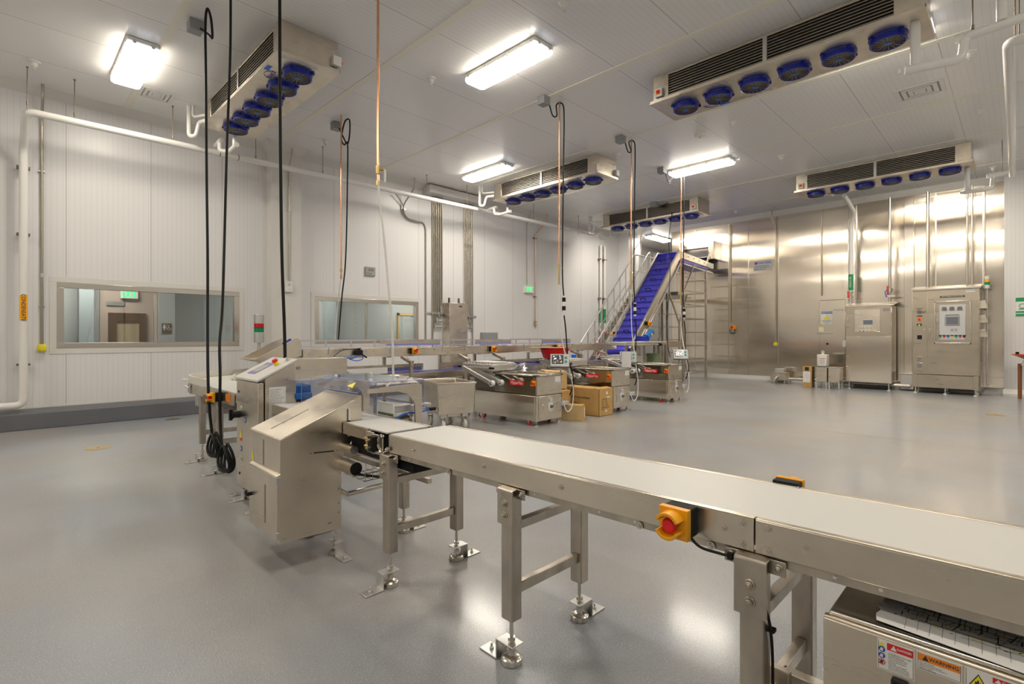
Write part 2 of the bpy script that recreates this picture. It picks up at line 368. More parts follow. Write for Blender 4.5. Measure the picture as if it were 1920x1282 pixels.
# ceiling cove along the window wall, at freezer side and around the column head
S(MB().prism([(-4.8, YW, CZ), (-4.8, YW-.135, CZ), (-4.8, YW, CZ-.12)], (21.3, 0, 0)).build('trim_5', 'trim'))
S(MB().prism([(3.68, 10.44, CZ), (3.68, 10.28, CZ), (3.8, 10.44, CZ-.14)], (0, .001, 0)).prism([(3.66, YW, CZ), (3.66, 10.30, CZ), (4.52, 10.30, CZ), (4.52, YW, CZ)], (0, 0, -.004)).build('trim_6', 'trim'))
cap = MB(); A = [(3.66, YW), (3.66, 10.30), (4.52, 10.30), (4.52, YW)]; B = [(3.80, YW), (3.80, 10.44), (4.38, 10.44), (4.38, YW)]
for (a, b), (c, d) in zip(zip(A, A[1:]), zip(B, B[1:])): cap.quad((*a, CZ-.004), (*b, CZ-.004), (*d, CZ-.15), (*c, CZ-.15))
S(cap.build('trim_7', 'trim'))
# ivory battens covering the ceiling panel ends
for i, x in enumerate((-3.16, -.82, 1.53, 3.86, 6.21, 8.56, 10.84, 13.17, 15.55)):
    b = MB().box(x-.05, x+.05, -6, 10.6, CZ-.006, CZ)
    for k in range(30):
        for dx in (-.035, .035): b.cyl((x+dx, -1+k*.4, CZ-.006), (x+dx, -1+k*.4, CZ-.009), .006, n=6)
    S(b.build('trim_%d' % (10+i), 'batten'))
# sloping epoxy kerb under the window wall
S(MB().prism([(-5, YW, 0), (-5, 10.45, 0), (-5, 10.47, .24), (-5, 10.52, .255), (-5, YW, .29)], (21.4, 0, 0)).build('baseboard_left', 'curb', bevel=.01))
S(MB().box(-4.8, 16.4, YW-.006, YW, .285, .31).build('trim_8', 'trim'))
# windows
def window(name, w, mull, n):
    x0, x1, z0, z1 = w
    g = MB().box(x0, x1, YW+.1, YW+.112, z0, z1).build(name, 'glass'); S(g)
    f = MB(); t = .085
    for a, b, c, d in ((x0, x1, z1-t, z1), (x0, x1, z0, z0+t), (x0, x0+t, z0+t, z1-t), (x1-t, x1, z0+t, z1-t)):
        f.box(a, b, YW-.012, YW+.1, c, d)
    f.box(mull-.02, mull+.02, YW+.07, YW+.14, z0+t, z1-t)
    for xx, zz in ((x0+.04, z0+.15), (x0+.04, z1-.15), ((x0+x1)/2, z1-.03), ((x0+x1)/2, z0+.03), (x1-.04, z0+.15)): f.cyl((xx, YW-.012, zz), (xx, YW-.018, zz), .006, n=8)
    f.build('window_frame', 'chrome', g, bevel=.012)
    tr = MB(); m = .09
    for a, b, c, d in ((x0-m, x1+m, z1, z1+m), (x0-m, x1+m, z0-m, z0), (x0-m, x0, z0, z1), (x1, x1+m, z0, z1)): tr.box(a, b, YW-.008, YW, c, d)
    tr.build('window_trim', 'trim', g, bevel=.003)
window('window_1', W1, 1.965, 1); window('window_2', W2, 6.07, 2)
# corridor behind the windows
S(MB().box(-3, 12, 13.6, 13.7, 0, 3).build('wall_corridor', 'corridor')); S(MB().box(-3, 12, YW+.21, 13.6, 3, 3.1).build('ceiling_corridor', 'corridor'))
S(MB().box(-3, -2.9, YW+.2, 13.6, 0, 3).build('wall_corridor_end', 'corridor')); S(MB().box(11.9, 12, YW+.2, 13.6, 0, 3).build('wall_corridor_far', 'corridor'))
S(MB().box(1.5, 2.62, 13.52, 13.6, 0, 2.5).build('wall_alcove_back', 'corridor2')); S(MB().box(1.15, 1.38, 13.3, 13.6, 0, 3).build('wall_corridor_pier', 'pillar')); S(MB().box(6.3, 6.55, 13.3, 13.6, 0, 3).build('wall_corridor_pillar', 'pillar'))
S(MB().box(3.4, 3.62, 13.45, 13.6, 0, 3).build('wall_corridor_post', 'pillar'))
d = S(MB().box(1.77, 2.16, 13.5, 13.52, 0, 1.70).build('door_1', 'wood2'))
MB().box(1.63, 1.77, 13.46, 13.52, 0, 1.88).box(2.16, 2.28, 13.46, 13.52, 0, 1.88).box(1.77, 2.16, 13.46, 13.52, 1.70, 1.88).build('door_frame', 'wood', d, bevel=.006)
MB().box(1.6, 1.9, 13.49, 13.52, 2.03, 2.11).build('door_closer', 'alu', d)
d = S(MB().box(8.72, 9.25, 13.57, 13.6, 0, 2.02).build('door_2', 'pillar')); MB().box(8.82, 9.15, 13.56, 13.58, 1.9, 2.0).box(8.82, 9.15, 13.56, 13.58, 1.2, 1.82).build('door_glass', 'corridor', d)
MB().box(8.66, 8.72, 13.54, 13.6, 0, 2.1).box(9.25, 9.31, 13.54, 13.6, 0, 2.1).box(8.66, 9.31, 13.54, 13.6, 2.02, 2.1).build('door_frame', 'card2', d)
t = T('exit_sign', 'lit green EXIT sign above the dark wood door behind the window glass', 'sign', (1.97, 13.45, 2.2))
MB().box(1.83, 2.13, 13.43, 13.5, 2.19, 2.37).build('housing', 'white', t); text('EXIT', .19, (1.98, 13.425, 2.28), '-Y', 'exit', t, sx=.62, bold=.02)
t = T('restroom_sign', 'brown accessible restroom sign on the wall behind the window glass', 'sign', (2.66, 13.4, 1.55))
MB().box(2.55, 2.73, 13.38, 13.395, 1.44, 1.67).build('plate', 'bronze', t)
mb = MB().cyl((2.595, 13.379, 1.64), (2.595, 13.375, 1.64), .014).prism([(2.575, 13.379, 1.62), (2.615, 13.379, 1.62), (2.622, 13.379, 1.565), (2.605, 13.379, 1.565), (2.605, 13.379, 1.52), (2.585, 13.379, 1.52), (2.585, 13.379, 1.565), (2.568, 13.379, 1.565)], (0, -.003, 0)).box(2.638, 2.644, 13.375, 13.379, 1.52, 1.66)
mb.cyl((2.675, 13.379, 1.625), (2.675, 13.375, 1.625), .009).tube(arc((2.685, 13.376, 1.555), (1, 0, 0), (0, 0, 1), .028, R(100), R(380), 14), .004, 5).tube([(2.675, 13.376, 1.615), (2.677, 13.376, 1.575), (2.70, 13.376, 1.572), (2.712, 13.376, 1.54)], .005, 5)
mb.build('pictogram', 'white', t)
S(MB().box(2.5, 2.8, 13.395, 13.5, 0, 3).build('wall_sign_return', 'corridor'))
# unseen lights added above the window heads to brighten the corridor
for i, x in enumerate((1.2, 5.5, 9)):
    t = T('corridor_fill_light', ['unseen fill light added in the corridor over the dark wood door', 'unseen fill light added in the corridor between the two windows', 'unseen fill light added in the corridor past the second window'][i], 'ceiling light', (x, 12.6, 3))
    MB().box(x-.6, x+.6, 12.45, 12.75, 2.95, 3).build('housing', 'white', t); MB().box(x-.57, x+.57, 12.48, 12.72, 2.94, 2.95).build('diffuser', mat('corridor_lamp', (1, 1, 1), .4, emit=30, ecol=(1, .95, .86)), t)

# ================================================================ CEILING LIGHTS
def fixture():
    t = T('ceiling_light', '', 'ceiling light', (0, 0, CZ), 0, 'sealed strip lights on the ceiling')
    MB().box(-.18, .18, -.69, .69, -.065, 0).build('housing', 'white', t, world=False, bevel=.02)
    # prismatic lens, rounded below, lit by the tubes inside
    prof = [(-.172, -.065), (-.168, -.105), (-.13, -.13), (.13, -.13), (.168, -.105), (.172, -.065)]
    pr = [(-.170, -.118), (-.13, -.133), (.13, -.133), (.170, -.118)]
    ln = MB(); A = [ln.b.verts.new((x, -.655, z)) for x, z in pr]; B = [ln.b.verts.new((x, .655, z)) for x, z in pr]
    for i in range(3): ln.face([A[i], B[i], B[i+1], A[i+1]])
    ln.build('lens', 'lens', t, world=False)
    for sx in (-1, 1):
        sd = MB(); q = [(.172*sx, -.655, -.065), (.172*sx, .655, -.065), (.170*sx, .655, -.118), (.170*sx, -.655, -.118)]; sd.quad(*(q if sx > 0 else q[::-1])); sd.build('lens_side', 'lens_side', t, world=False)
    e = MB()
    for s in (-1, 1): MB().prism([(x*1.01, s*.656, z) for x, z in prof], (0, s*.035, 0)).build('lens_rim', 'lens_end', t, world=False, bevel=.008)
    e.b.free()
    for y in (-.6, -.2, .2, .6):
        for x in (-.182, .182): MB().box(x-.006, x+.006, y-.018, y+.018, -.085, -.045).build('clip', 'chrome', t, world=False)
    for y in (-.692, .692):
        for x in (-.1, .1): MB().box(x-.018, x+.018, y-.006, y+.006, -.085, -.045).build('clip', 'chrome', t, world=False)
    return t
F0 = fixture()
LT = [((1.33, 8.68), 'lit strip light over the first window, nearest the first cooler'), ((4.97, 5.05), 'large lit strip light at the top centre of the ceiling'),
      ((7.92, 8.68), 'lit strip light just in front of the middle cooler'), ((11.02, 5.05), 'lit strip light above the space between middle and far coolers'),
      ((14.5, 8.68), 'lit strip light hidden behind the far cooler'), ((1.33, 1.44), 'lit strip light behind the camera over the white conveyor'),
      ((7.92, 1.44), 'lit strip light hidden behind the big upper cooler'), ((14.5, 1.44), 'lit strip light hidden behind the cooler by the freezer wall'),
      ((-1.6, 5.05), 'lit strip light out of view beyond the white pipe'), ((4.97, -2.2), 'lit strip light out of view behind the conveyor end'),
      ((11.02, -2.2), 'lit strip light out of view by the white end wall'), ((-1.6, -2.2), 'lit strip light out of view at the rear corner'), ((9.98, 8.68), 'unseen fill light added behind the middle cooler to brighten the window wall'), ((-3.7, 7.6), 'unseen fill light added past the white pipe to brighten the wall mirrored in the steel')]  # last two are added fill lights, unseen, brightening the wall and the steel's reflection
for i, ((x, y), l) in enumerate(LT):
    if i == 0: F0.location = (x, y, CZ); F0['label'] = l
    else:
        f_ = dup(F0, (x, y, CZ), 0, l)
        if x == 9.98:
            for ch in f_.children:
                if ch.name.startswith('lens') and not ch.name.startswith(('lens_side', 'lens_rim')): ch.material_slots[0].link = 'OBJECT'; ch.material_slots[0].material = M['lens_side']
        elif x > 7:
            for ch in f_.children:
                if ch.name.startswith('lens') and not ch.name.startswith(('lens_side', 'lens_rim')): ch.material_slots[0].link = 'OBJECT'; ch.material_slots[0].material = M['lens_far']
dup(F0, (17.9, 9.9, CZ), R(90), 'lit strip light in the alcove behind the incline conveyor')

# ================================================================ CEILING COOLERS
def cooler(flip, sw=True):
    """length along y 0..3.15, front coil face at x=0, underside at z=-.42. flip: fittings end at y=0 and the connection end at y=3.15, or the reverse"""
    L = 3.15; Wd = .74; zb = -.40
    t = T('ceiling_cooler', '', 'cooler', (0, 0, CZ), 0, 'evaporator coolers under the ceiling')
    MB().box(.02, Wd, .02, .26, zb+.02, 0).build('end_casing', 'steel', t, False, bevel=.004); MB().box(.02, Wd, L-.26, L-.02, zb+.02, 0).build('end_casing', 'steel', t, False, bevel=.004)
    MB().box(.02, Wd, .26, L-.26, -.04, 0).box(Wd-.02, Wd, .26, L-.26, zb+.02, -.04).build('casing', 'steel', t, False, bevel=.004)
    MB().box(.06, Wd-.03, .26, L-.26, zb+.02, -.04).build('coil', 'coil', t, False)
    f = MB()
    for k in range(9):
        z = -.065-k*.037; f.box(.035, .06, .26, L-.26, z-.005, z+.005)
    f.build('coil_fin', 'fin', t, False)
    MB().box(.015, .06, L*.5-.025, L*.5+.025, zb+.02, -.02).build('brace', 'alu', t, False)
    p = MB().box(-.02, Wd+.02, -.02, L+.02, zb-.006, zb+.006)
    for a, b, c, d in ((-.02, -.008, -.02, L+.02), (Wd+.008, Wd+.02, -.02, L+.02), (-.02, Wd+.02, -.02, -.008), (-.02, Wd+.02, L+.008, L+.02)): p.box(a, b, c, d, zb, zb+.04)
    p.build('drip_pan', 'steel', t, False, bevel=.003)
    for k in range(6):
        y = .36+k*(L-.72)/5; c = (.36, y, zb-.006)
        fan = MB().lathe([(.185, 0), (.19, -.004), (.178, -.012), (.178, -.068), (.166, -.075), (.160, -.068), (.160, 0)], c, (0, 0, 1), 28)
        for a in range(4):
            u = Vector((math.cos(R(45+90*a)), math.sin(R(45+90*a)), 0)); fan.obox(Vector(c)+u*.195+Vector((0, 0, -.012)), u, u.cross(Vector((0, 0, 1))), (0, 0, 1), .022, .016, .012)
        fan = fan.build('fan', 'fan_blue', t, False)
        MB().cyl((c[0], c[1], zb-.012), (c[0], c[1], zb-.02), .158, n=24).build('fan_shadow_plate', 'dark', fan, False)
        bl = MB()
        for a in range(5):
            th = R(72*a); u = Vector((math.cos(th), math.sin(th), 0)); v = Vector((-u.y, u.x, 0)); cc = Vector(c)+Vector((0, 0, -.04))
            bl.prism([cc+u*.04-v*.03, cc+u*.15-v*.06, cc+u*.15+v*.05+Vector((0, 0, .018)), cc+u*.04+v*.03+Vector((0, 0, .01))], (0, 0, .003))
        bl.build('fan_blade', 'coil', fan, False)
        g = MB()
        for rr in (.06, .08, .1, .12, .14, .158): g.tube([Vector((c[0], c[1], zb-.07))+Vector((math.cos(q), math.sin(q), 0))*rr for q in [2*math.pi*i/24 for i in range(24)]], .0024, 4, True)
        for a in range(16):
            u = Vector((math.cos(R(22.5*a+6)), math.sin(R(22.5*a+6)), 0)); g.tube([Vector((c[0], c[1], zb-.074))+u*.03, Vector((c[0], c[1], zb-.074))+u*.166], .0032, 4)
        g.build('fan_guard', 'conduit', fan, False)
        MB().cyl((c[0], c[1], zb-.05), (c[0], c[1], zb-.079), .034, n=16).build('fan_hub', 'motor_blue', fan, False)
    e = 0 if not flip else L
    q = MB().box(-.0, .09, .10, .19, zb+.03, -.02) if not flip else MB().box(-.0, .09, L-.19, L-.10, zb+.03, -.02)
    # corner switch
    yy = .13 if not flip else L-.13
    if not sw: yy = -.03
    s = MB().box(*((-.035, .02, yy-.055, yy+.055) if sw else (Wd-.09, Wd+.02, -.05, .02)), -.33, -.21).build('isolator_switch', 'white', t, False, bevel=.004)
    MB().box(*((-.04, -.035) if sw else (Wd+.02, Wd+.025)), yy-.033 if sw else -.045, yy+.033 if sw else .015, -.303, -.237).build('switch_plate', 'yellow', s, False); MB().cyl((-.04 if sw else Wd+.025, yy if sw else -.015, -.27), (-.056 if sw else Wd+.04, yy if sw else -.015, -.27), .024).build('switch_knob', 'red', s, False)
    lb = MB(); ly = .09 if not flip else L-.09
    for k in range(6): lb.quad((.06+k*.075, ly-.03, zb-.0065), (.125+k*.075, ly-.03, zb-.0065), (.125+k*.075, ly+.03, zb-.0065), (.06+k*.075, ly+.03, zb-.0065))
    lb.build('rating_label', 'lgrey', t, False)
    q.b.free()
    lx, ly2, sg = (.14, .64, -1) if not flip else (.60, L-.64, 1); fz = ((0, sg, 0), (sg, 0, 0), (0, 0, -1))
    text('KRACK', .075, (lx, ly2, zb-.0075), fz, 'fan_blue', t, world=False, bold=.015)
    MB().tube(arc((lx-sg*.02, ly2, zb-.0075), (0, 1, 0), (1, 0, 0), .11, R(20 if sg > 0 else 200), R(160 if sg > 0 else 340), 12), .004, 4).build('logo_arc', 'fan_blue', t, False)
    MB().box(lx-.10*(1 if sg < 0 else -1)-.03, lx-.10*(1 if sg < 0 else -1)+.03, ly2-.22, ly2-.08, zb-.0075, zb-.0062).build('blue_sticker', 'tube_blue', t, False)
    return t
c0 = cooler(False, False); c0.location = (2.38, 6.28, CZ); c0['label'] = 'steel ceiling cooler with six blue fans beside the black drop cables'
dup(c0, (8.80, 6.26, CZ), 0, 'middle steel ceiling cooler with six blue fans before the copper drop pipes')
c5 = cooler(False); c5.location = (13.48, 6.25, CZ); c5['label'] = ('far steel ceiling cooler with blue fans in front of the incline conveyor')
c1 = cooler(True); c1.location = (6.80, .72, CZ); c1['label'] = 'largest looking steel ceiling cooler at the top right with six blue fans'
dup(c1, (13.40, .68, CZ), 0, 'steel ceiling cooler with blue fans in front of the stainless freezer wall')

# ================================================================ CEILING BITS
SP = [((.36, 9.71), 'white sprinkler head near the window wall beside the first strip light'), ((4.52, 6.19), 'white sprinkler head between the copper pipe and large strip light'),
 ((4.55, 3.69), 'white sprinkler head at the very top edge of the picture'), ((9.21, 3.65), 'white sprinkler head below the largest cooler by the smoke detector'),
 ((11.69, 3.60), 'white sprinkler head between the two coolers on the right'), ((9.2, .5), 'white sprinkler head beside the white pipe elbow above the square vent'),
 ((11.7, .5), 'white sprinkler head between the square vent and long white pipe'), ((15.84, .46), 'white sprinkler head behind the pipe of the freezer wall cooler'),
 ((15.72, 3.58), 'white sprinkler head under the freezer wall cooler fans'), ((15.87, 6.17), 'white sprinkler head above the maker plate on the freezer wall'),
 ((11.54, 6.07), 'white sprinkler head under the fourth strip light'), ((9.17, 6.02), 'white sprinkler head at the corner of the middle cooler'),
 ((4.49, 9.58), 'white sprinkler head above the long white pipe past the column'), ((11.65, 9.67), 'white sprinkler head behind the middle cooler by the window wall')]
def sprinkler():
    t = T('sprinkler', '', 'sprinkler', (0, 0, CZ), 0, 'sprinkler heads on the ceiling')
    MB().lathe([(.075, 0), (.07, -.012), (.042, -.025), (.034, -.075), (.02, -.08), (0, -.08)], (0, 0, 0), (0, 0, 1), 18).build('cup', 'white', t, False)
    MB().cyl((0, 0, -.08), (0, 0, -.10), .014).cyl((0, 0, -.118), (0, 0, -.122), .02).tube([(-.012, 0, -.10), (-.016, 0, -.11), (0, 0, -.12)], .003, 5).tube([(.012, 0, -.10), (.016, 0, -.11), (0, 0, -.12)], .003, 5).build('deflector', 'white', t, False)
    MB().cyl((0, 0, -.10), (0, 0, -.118), .004, n=6).build('red_bulb', 'red', t, False)
    return t
s0 = sprinkler()
for i, ((x, y), l) in enumerate(SP):
    if i == 0: s0.location = (x, y, CZ); s0['label'] = l
    else: dup(s0, (x, y, CZ), 0, l)
def diffuser(x, y, hx, hy, label):
    t = T('ceiling_vent', label, 'vent', (x, y, CZ), 0, 'square louvred vents on the ceiling')
    fr = MB()
    for k in range(3):
        a = 1-k*.27; b = a-.19
        z = CZ-.012-k*.002
        for s in ((-hx*a, hx*a, -hy*a, -hy*b), (-hx*a, hx*a, hy*b, hy*a), (-hx*a, -hx*b, -hy*b, hy*b), (hx*b, hx*a, -hy*b, hy*b)): fr.box(x+s[0], x+s[1], y+s[2], y+s[3], z, CZ-.002)
    fr.box(x-hx*.24, x+hx*.24, y-hy*.24, y+hy*.24, CZ-.016, CZ-.004)
    fr.build('louvre_frame', 'white', t, bevel=.003); MB().box(x-hx*.95, x+hx*.95, y-hy*.95, y+hy*.95, CZ-.003, CZ-.001).build('throat', 'hinge', t)
diffuser(1.77, 9.68, .22, .22, 'square louvred ceiling vent below the first strip light'); diffuser(10.1, 1.12, .26, .30, 'square louvred ceiling vent below the white elbow pipe')
t = T('smoke_detector', 'white smoke detector on the ceiling below the largest cooler', 'smoke detector', (9.37, 4.31, CZ))
MB().lathe([(.11, 0), (.11, -.02), (.09, -.05), (0, -.055)], (9.37, 4.31, CZ), (0, 0, 1), 8).build('cover', 'white', t, smooth=20); MB().cyl((9.37, 4.31, CZ-.055), (9.37, 4.31, CZ-.06), .03).build('sensor_grille', 'lgrey', t)
# ================================================================ WHITE BELT CONVEYOR
ZT = lambda y: .878-.0135*y
def tilt(mb):
    for v in mb.b.verts: v.co.z += ZT(v.co.y)
    return mb
def foot_parts(x, y, ztop, out, par, rod_r=.009, s=1, world=True):
    """levelling spindle, pad and z-shaped floor anchor; out = unit direction the anchor points"""
    o = Vector(out).normalized(); v = Vector((0, 0, 1)).cross(o); c = Vector((x, y, 0))
    f = MB().cyl((x, y, .03), (x, y, ztop), rod_r*s, n=10)
    for z in (.05, .098, ztop-.012): f.cyl((x, y, z), (x, y, z+.014), rod_r*2.0*s, n=6)
    f.lathe([(.044*s, 0), (.046*s, .006), (.046*s, .024), (.038*s, .032), (.016*s, .036), (.014*s, .05)], (x, y, .001), (0, 0, 1), 20)
    f.build('levelling_foot', 'chrome', par, world)
    a = MB().obox(c+o*.012*s+Vector((0, 0, .087)), o, v, (0, 0, 1), .052*s, .034*s, .003).obox(c+o*.062*s+Vector((0, 0, .046)), o, v, (0, 0, 1), .003, .034*s, .044).obox(c+o*.115*s+Vector((0, 0, .004)), o, v, (0, 0, 1), .055*s, .034*s, .003)
    p = c+o*.125*s; a.cyl(p+Vector((0, 0, .005)), p+Vector((0, 0, .032)), .005, n=8).cyl(p+Vector((0, 0, .007)), p+Vector((0, 0, .016)), .011, n=6)
    a.build('floor_anchor', 'alu', par, world, bevel=.002)
X0, X1 = 1.55, 1.985
t = T('belt_conveyor', 'long white belt conveyor on steel legs with a yellow stop box across the bottom right', 'conveyor', (1.77, .8, 0))
YA, YE = -1.4, 2.52
p = MB()
for x, sx in ((X0, 1), (X1, -1)):
    for a, b in ((YA, .548), (.552, YE)):
        p.box(min(x, x+.008*sx), max(x, x+.008*sx), a, b, -.100, -.004)
        p.box(min(x, x+.022*sx), max(x, x+.022*sx), a, b, -.006, .0)
tilt(p).build('side_plate', 'steel_h', t, bevel=.0025)
q = MB()
for x, sx in ((X0, 1), (X1, -1)): q.box(min(x+.010*sx, x+.016*sx), max(x+.010*sx, x+.016*sx), YA, YE, -.122, -.098); q.box(min(x+.010*sx, x+.05*sx), max(x+.010*sx, x+.05*sx), YA, YE, -.126, -.122)
tilt(q).build('lower_flange', 'leg', t)
fh = MB()
for y in (2.33, 1.42, 1.10, .95, .35, .25): fh.cyl((X0+.0102, y, ZT(y)-.111), (X0+.009, y, ZT(y)-.111), .005, n=10)
fh.build('flange_hole', 'white', t)
tilt(MB().box(X0+.024, X1-.024, YA, YE+.02, -.008, -.002)).build('belt', 'belt', t)
tilt(MB().box(X0+.03, X1-.03, YA, YE-.05, -.09, -.02)).build('belt_bed', 'dark_steel', t)
for y, z in ((2.27, -.05), (1.98, -.116), (1.72, -.045), (1.27, -.05), (.64, -.05), (.585, -.022), (.585, -.085), (.515, -.022), (.515, -.085), (.42, -.05), (-.05, -.05), (.68, -.117), (.93, -.117)):
    bolts(t, [((X0+(.007 if z < -.1 else 0), y, ZT(y)+z), (-1, 0, 0), .0085, .011), ((X1, y, ZT(y)+z), (1, 0, 0), .0085, .011)])
for y in (2.51, 1.55, .55, -1.0):
    for x, o in ((1.555, (0, 1, 0) if y in (1.55,) else (-1, 0, 0)), (2.03, (1, 0, 0))):
        l = MB().box(x-.03, x+.03, y-.034, y+.034, .19, .72 if x < 1.8 else .735).build('leg', 'leg', t, bevel=.006)
        foot_parts(x, y, .2, o, t)
    k = MB().box(1.513, 1.522, y-.045, y+.045, .60, ZT(y)-.112).prism([(1.513, y-.045, ZT(y)-.112), (1.557, y-.045, ZT(y)-.108), (1.557, y-.045, ZT(y)-.102), (1.518, y-.045, ZT(y)-.106)], (0, .09, 0)).box(1.545, 1.552, y-.085, y+.085, ZT(y)-.145, ZT(y)-.104)
    for z in (.64, .69): k.bolt((1.513, y, z), (-1, 0, 0), .011, .012)
    for s in (-.067, .067): k.bolt((1.545, y+s, ZT(y)-.124), (-1, 0, 0), .008, .01)
    k.build('leg_bracket', 'leg', t, bevel=.004)
    MB().box(1.585, 2.0, y-.016, y+.016, .565, .605).build('crossbar', 'leg', t, bevel=.003); MB().box(1.585, 2.0, y-.016, y+.016, .29, .335).build('crossbar', 'leg', t, bevel=.003)
# lengthwise ties that carry the enclosure
MB().box(1.99, 2.03, -1.0, .52, .60, .655).box(1.76, 1.80, -.6, .545, .285, .335).box(1.69, 1.72, .50, .60, .30, .375).build('tie_bar', 'leg', t, bevel=.003)
estop_box(t, (X0-.002, .765, ZT(.765)-.048), (-1, 0, 0), .088, black_depth=.05)
estop_box(t, (X1+.002, .60, ZT(.6)-.035), (1, 0, 0), .085, black_depth=.045)
cb = MB().tube(cat_curve([(1.515, .745, .795), (1.513, .70, .757), (1.528, .64, .747), (1.533, .60, .745), (1.528, .575, .72), (1.525, .515, .64), (1.57, .508, .5), (1.572, .508, .2), (1.58, .505, .03)]), .0042, 6)
cb.build('cable', 'black', t); MB().box(1.527, 1.54, .605, .62, .737, .757).box(1.56, 1.58, .50, .515, .36, .37).box(1.56, 1.58, .50, .515, .55, .56).build('cable_clip', 'black', t)
# take-up end beside the reject hood
e = MB().box(1.536, 1.543, 2.56, 2.735, .718, .832).box(1.536, 1.60, 2.735, 2.742, .735, .838).box(1.53, 1.536, 2.65, 2.74, .75, .842).build('take_up_plate', 'steel', t, bevel=.003)
MB().box(1.495, 1.536, 2.605, 2.655, .74, .825).build('take_up_block', 'black', e, bevel=.003)
n = MB()
for z in (.762, .806): n.cyl((1.505, 2.70, z), (1.505, 2.61, z), .008).cyl((1.495, 2.63, z), (1.478, 2.63, z), .010, n=6).cyl((1.478, 2.63, z), (1.468, 2.63, z), .006)
n.build('adjusting_screw', 'brass', e)
MB().tube(arc((1.532, 2.56, .79), (0, 1, 0), (0, 0, 1), .05, R(-130), R(80), 10), .005, 6).bolt((1.537, 2.555, .83), (-1, 0, 0), .007).bolt((1.537, 2.51, .765), (-1, 0, 0), .009).bolt((1.537, 2.58, .735), (-1, 0, 0), .008).bolt((1.537, 2.65, .727), (-1, 0, 0), .008).build('tensioner', 'chrome', e)

# ---- electrical enclosure slung under it, with stickers
t = T('electrical_enclosure', 'stainless electrical enclosure with warning stickers under the white conveyor', 'enclosure', (1.7, -.1, .2))
MB().box(1.515, 1.93, -.75, .355, .2, .69).build('box', 'steel_h', t, bevel=.006)
MB().box(1.498, 1.512, -.75, .362, .2, .678).box(1.498, 1.52, -.75, .362, .676, .684).build('door', 'steel_h', t, bevel=.005)
MB().box(1.508, 1.53, -.75, .350, .684, .694).build('rain_lip', 'chrome', t, bevel=.004)
MB().box(1.487, 1.5, .185, .22, .555, .592).build('latch', 'black', t, bevel=.008)
def sticker(par, x, y0, y1, z0, z1, head, hcol, rows, icons=False, flame=False):
    s = MB().box(x-.0012, x, y1, y0, z0, z1).build('sticker', 'white', par); W = y0-y1; H = z1-z0
    MB().quad(*[(x-.0015, a, b) for a, b in ((y0-.002, z0+.002), (y0-.002, z1-.002), (y0-.0028, z1-.002), (y0-.0028, z0+.002))]).quad(*[(x-.0015, a, b) for a, b in ((y1+.002, z0+.002), (y1+.002, z1-.002), (y1+.0028, z1-.002), (y1+.0028, z0+.002))]).quad(*[(x-.0015, a, b) for a, b in ((y0-.002, z0+.002), (y1+.002, z0+.002), (y1+.002, z0+.0028), (y0-.002, z0+.0028))]).build('sticker_border', 'ink', s)
    hl = y0-(.27*W if icons else (.48*W if flame else .003)); hh = z1-.003
    hz = .0165 if not flame else .012
    MB().quad((x-.0016, hl, hh-hz), (x-.0016, y1+.003, hh-hz), (x-.0016, y1+.003, hh), (x-.0016, hl, hh)).build('sticker_heading', hcol, s)
    fs = hz*.75
    tcx = (hl+y1)/2-fs*.5
    hw = hl-y1-.003; fs = min(hz*.82, (hw-hz-.002)/(.73*len(head))); tcx = (hl+y1)/2-hz*.42
    text(head, fs, (x-.0018, tcx, hh-hz/2), '-X', 'white' if hcol == 'red_sign' else 'ink', s, bold=.02)
    tx = tcx+fs*.36*len(head)+.006
    MB().prism([(x-.0018, tx+.005, hh-hz*.85), (x-.0018, tx-.007, hh-hz*.85), (x-.0018, tx-.001, hh-hz*.12)], (-.0002, 0, 0)).build('warning_triangle', 'white' if hcol == 'red_sign' else 'ink', s)
    if rows: text('\n'.join(rows), rows_sz(rows, hl-y1, hh-hz-z0), (x-.0018, hl-.0025, (hh-hz+z0)/2), '-X', 'ink', s, align='LEFT', name='fine_print')
    if icons:
        cx = y0-.009
        MB().prism([(x-.0017, cx+.0065, z1-.0145), (x-.0017, cx-.0065, z1-.0145), (x-.0017, cx, z1-.004)], (-.0003, 0, 0)).build('warning_triangle', 'yel', s)
        for k, c in enumerate(('blue_sign', 'blue_sign', 'red_sign')):
            zc = z1-.022-k*.0150; m_ = MB()
            if k < 2: m_.cyl((x-.0015, cx, zc), (x-.0018, cx, zc), .0068, n=20); 
            else: m_.tube(arc((x-.0017, cx, zc), (0, 1, 0), (0, 0, 1), .0062, 0, R(345), 20), .0009, 5); m_.obox((x-.0017, cx, zc), (0, .7, -.7), (0, .7, .7), (1, 0, 0), .006, .0008, .0003)
            o = m_.build('symbol', c, s)
            MB().cyl((x-.0019, cx, zc+.001), (x-.0021, cx, zc+.001), .003, n=10).obox((x-.002, cx+.001, zc-.003), (0, 1, .3), (0, -.3, 1), (1, 0, 0), .0035, .001, .0002).build('symbol_figure', 'white' if k < 2 else 'ink', o)
    if flame:
        cy, cz = y0-.24*W, z1-.026
        MB().prism([(x-.0017, cy+.017, cz-.012), (x-.0017, cy-.017, cz-.012), (x-.0017, cy, cz+.019)], (-.0002, 0, 0)).build('hazard_triangle', 'ink', s)
        MB().prism([(x-.002, cy+.0138, cz-.0102), (x-.002, cy-.0138, cz-.0102), (x-.002, cy, cz+.0155)], (-.0002, 0, 0)).build('hazard_field', 'yel', s)
        MB().prism([(x-.0023, cy+a, cz+b) for a, b in ((.004, -.008), (-.004, -.008), (-.006, -.003), (-.004, .002), (-.002, -.001), (0, .007), (.003, .001), (.005, .002), (.006, -.003))], (-.0002, 0, 0)).build('flame_symbol', 'ink', s)
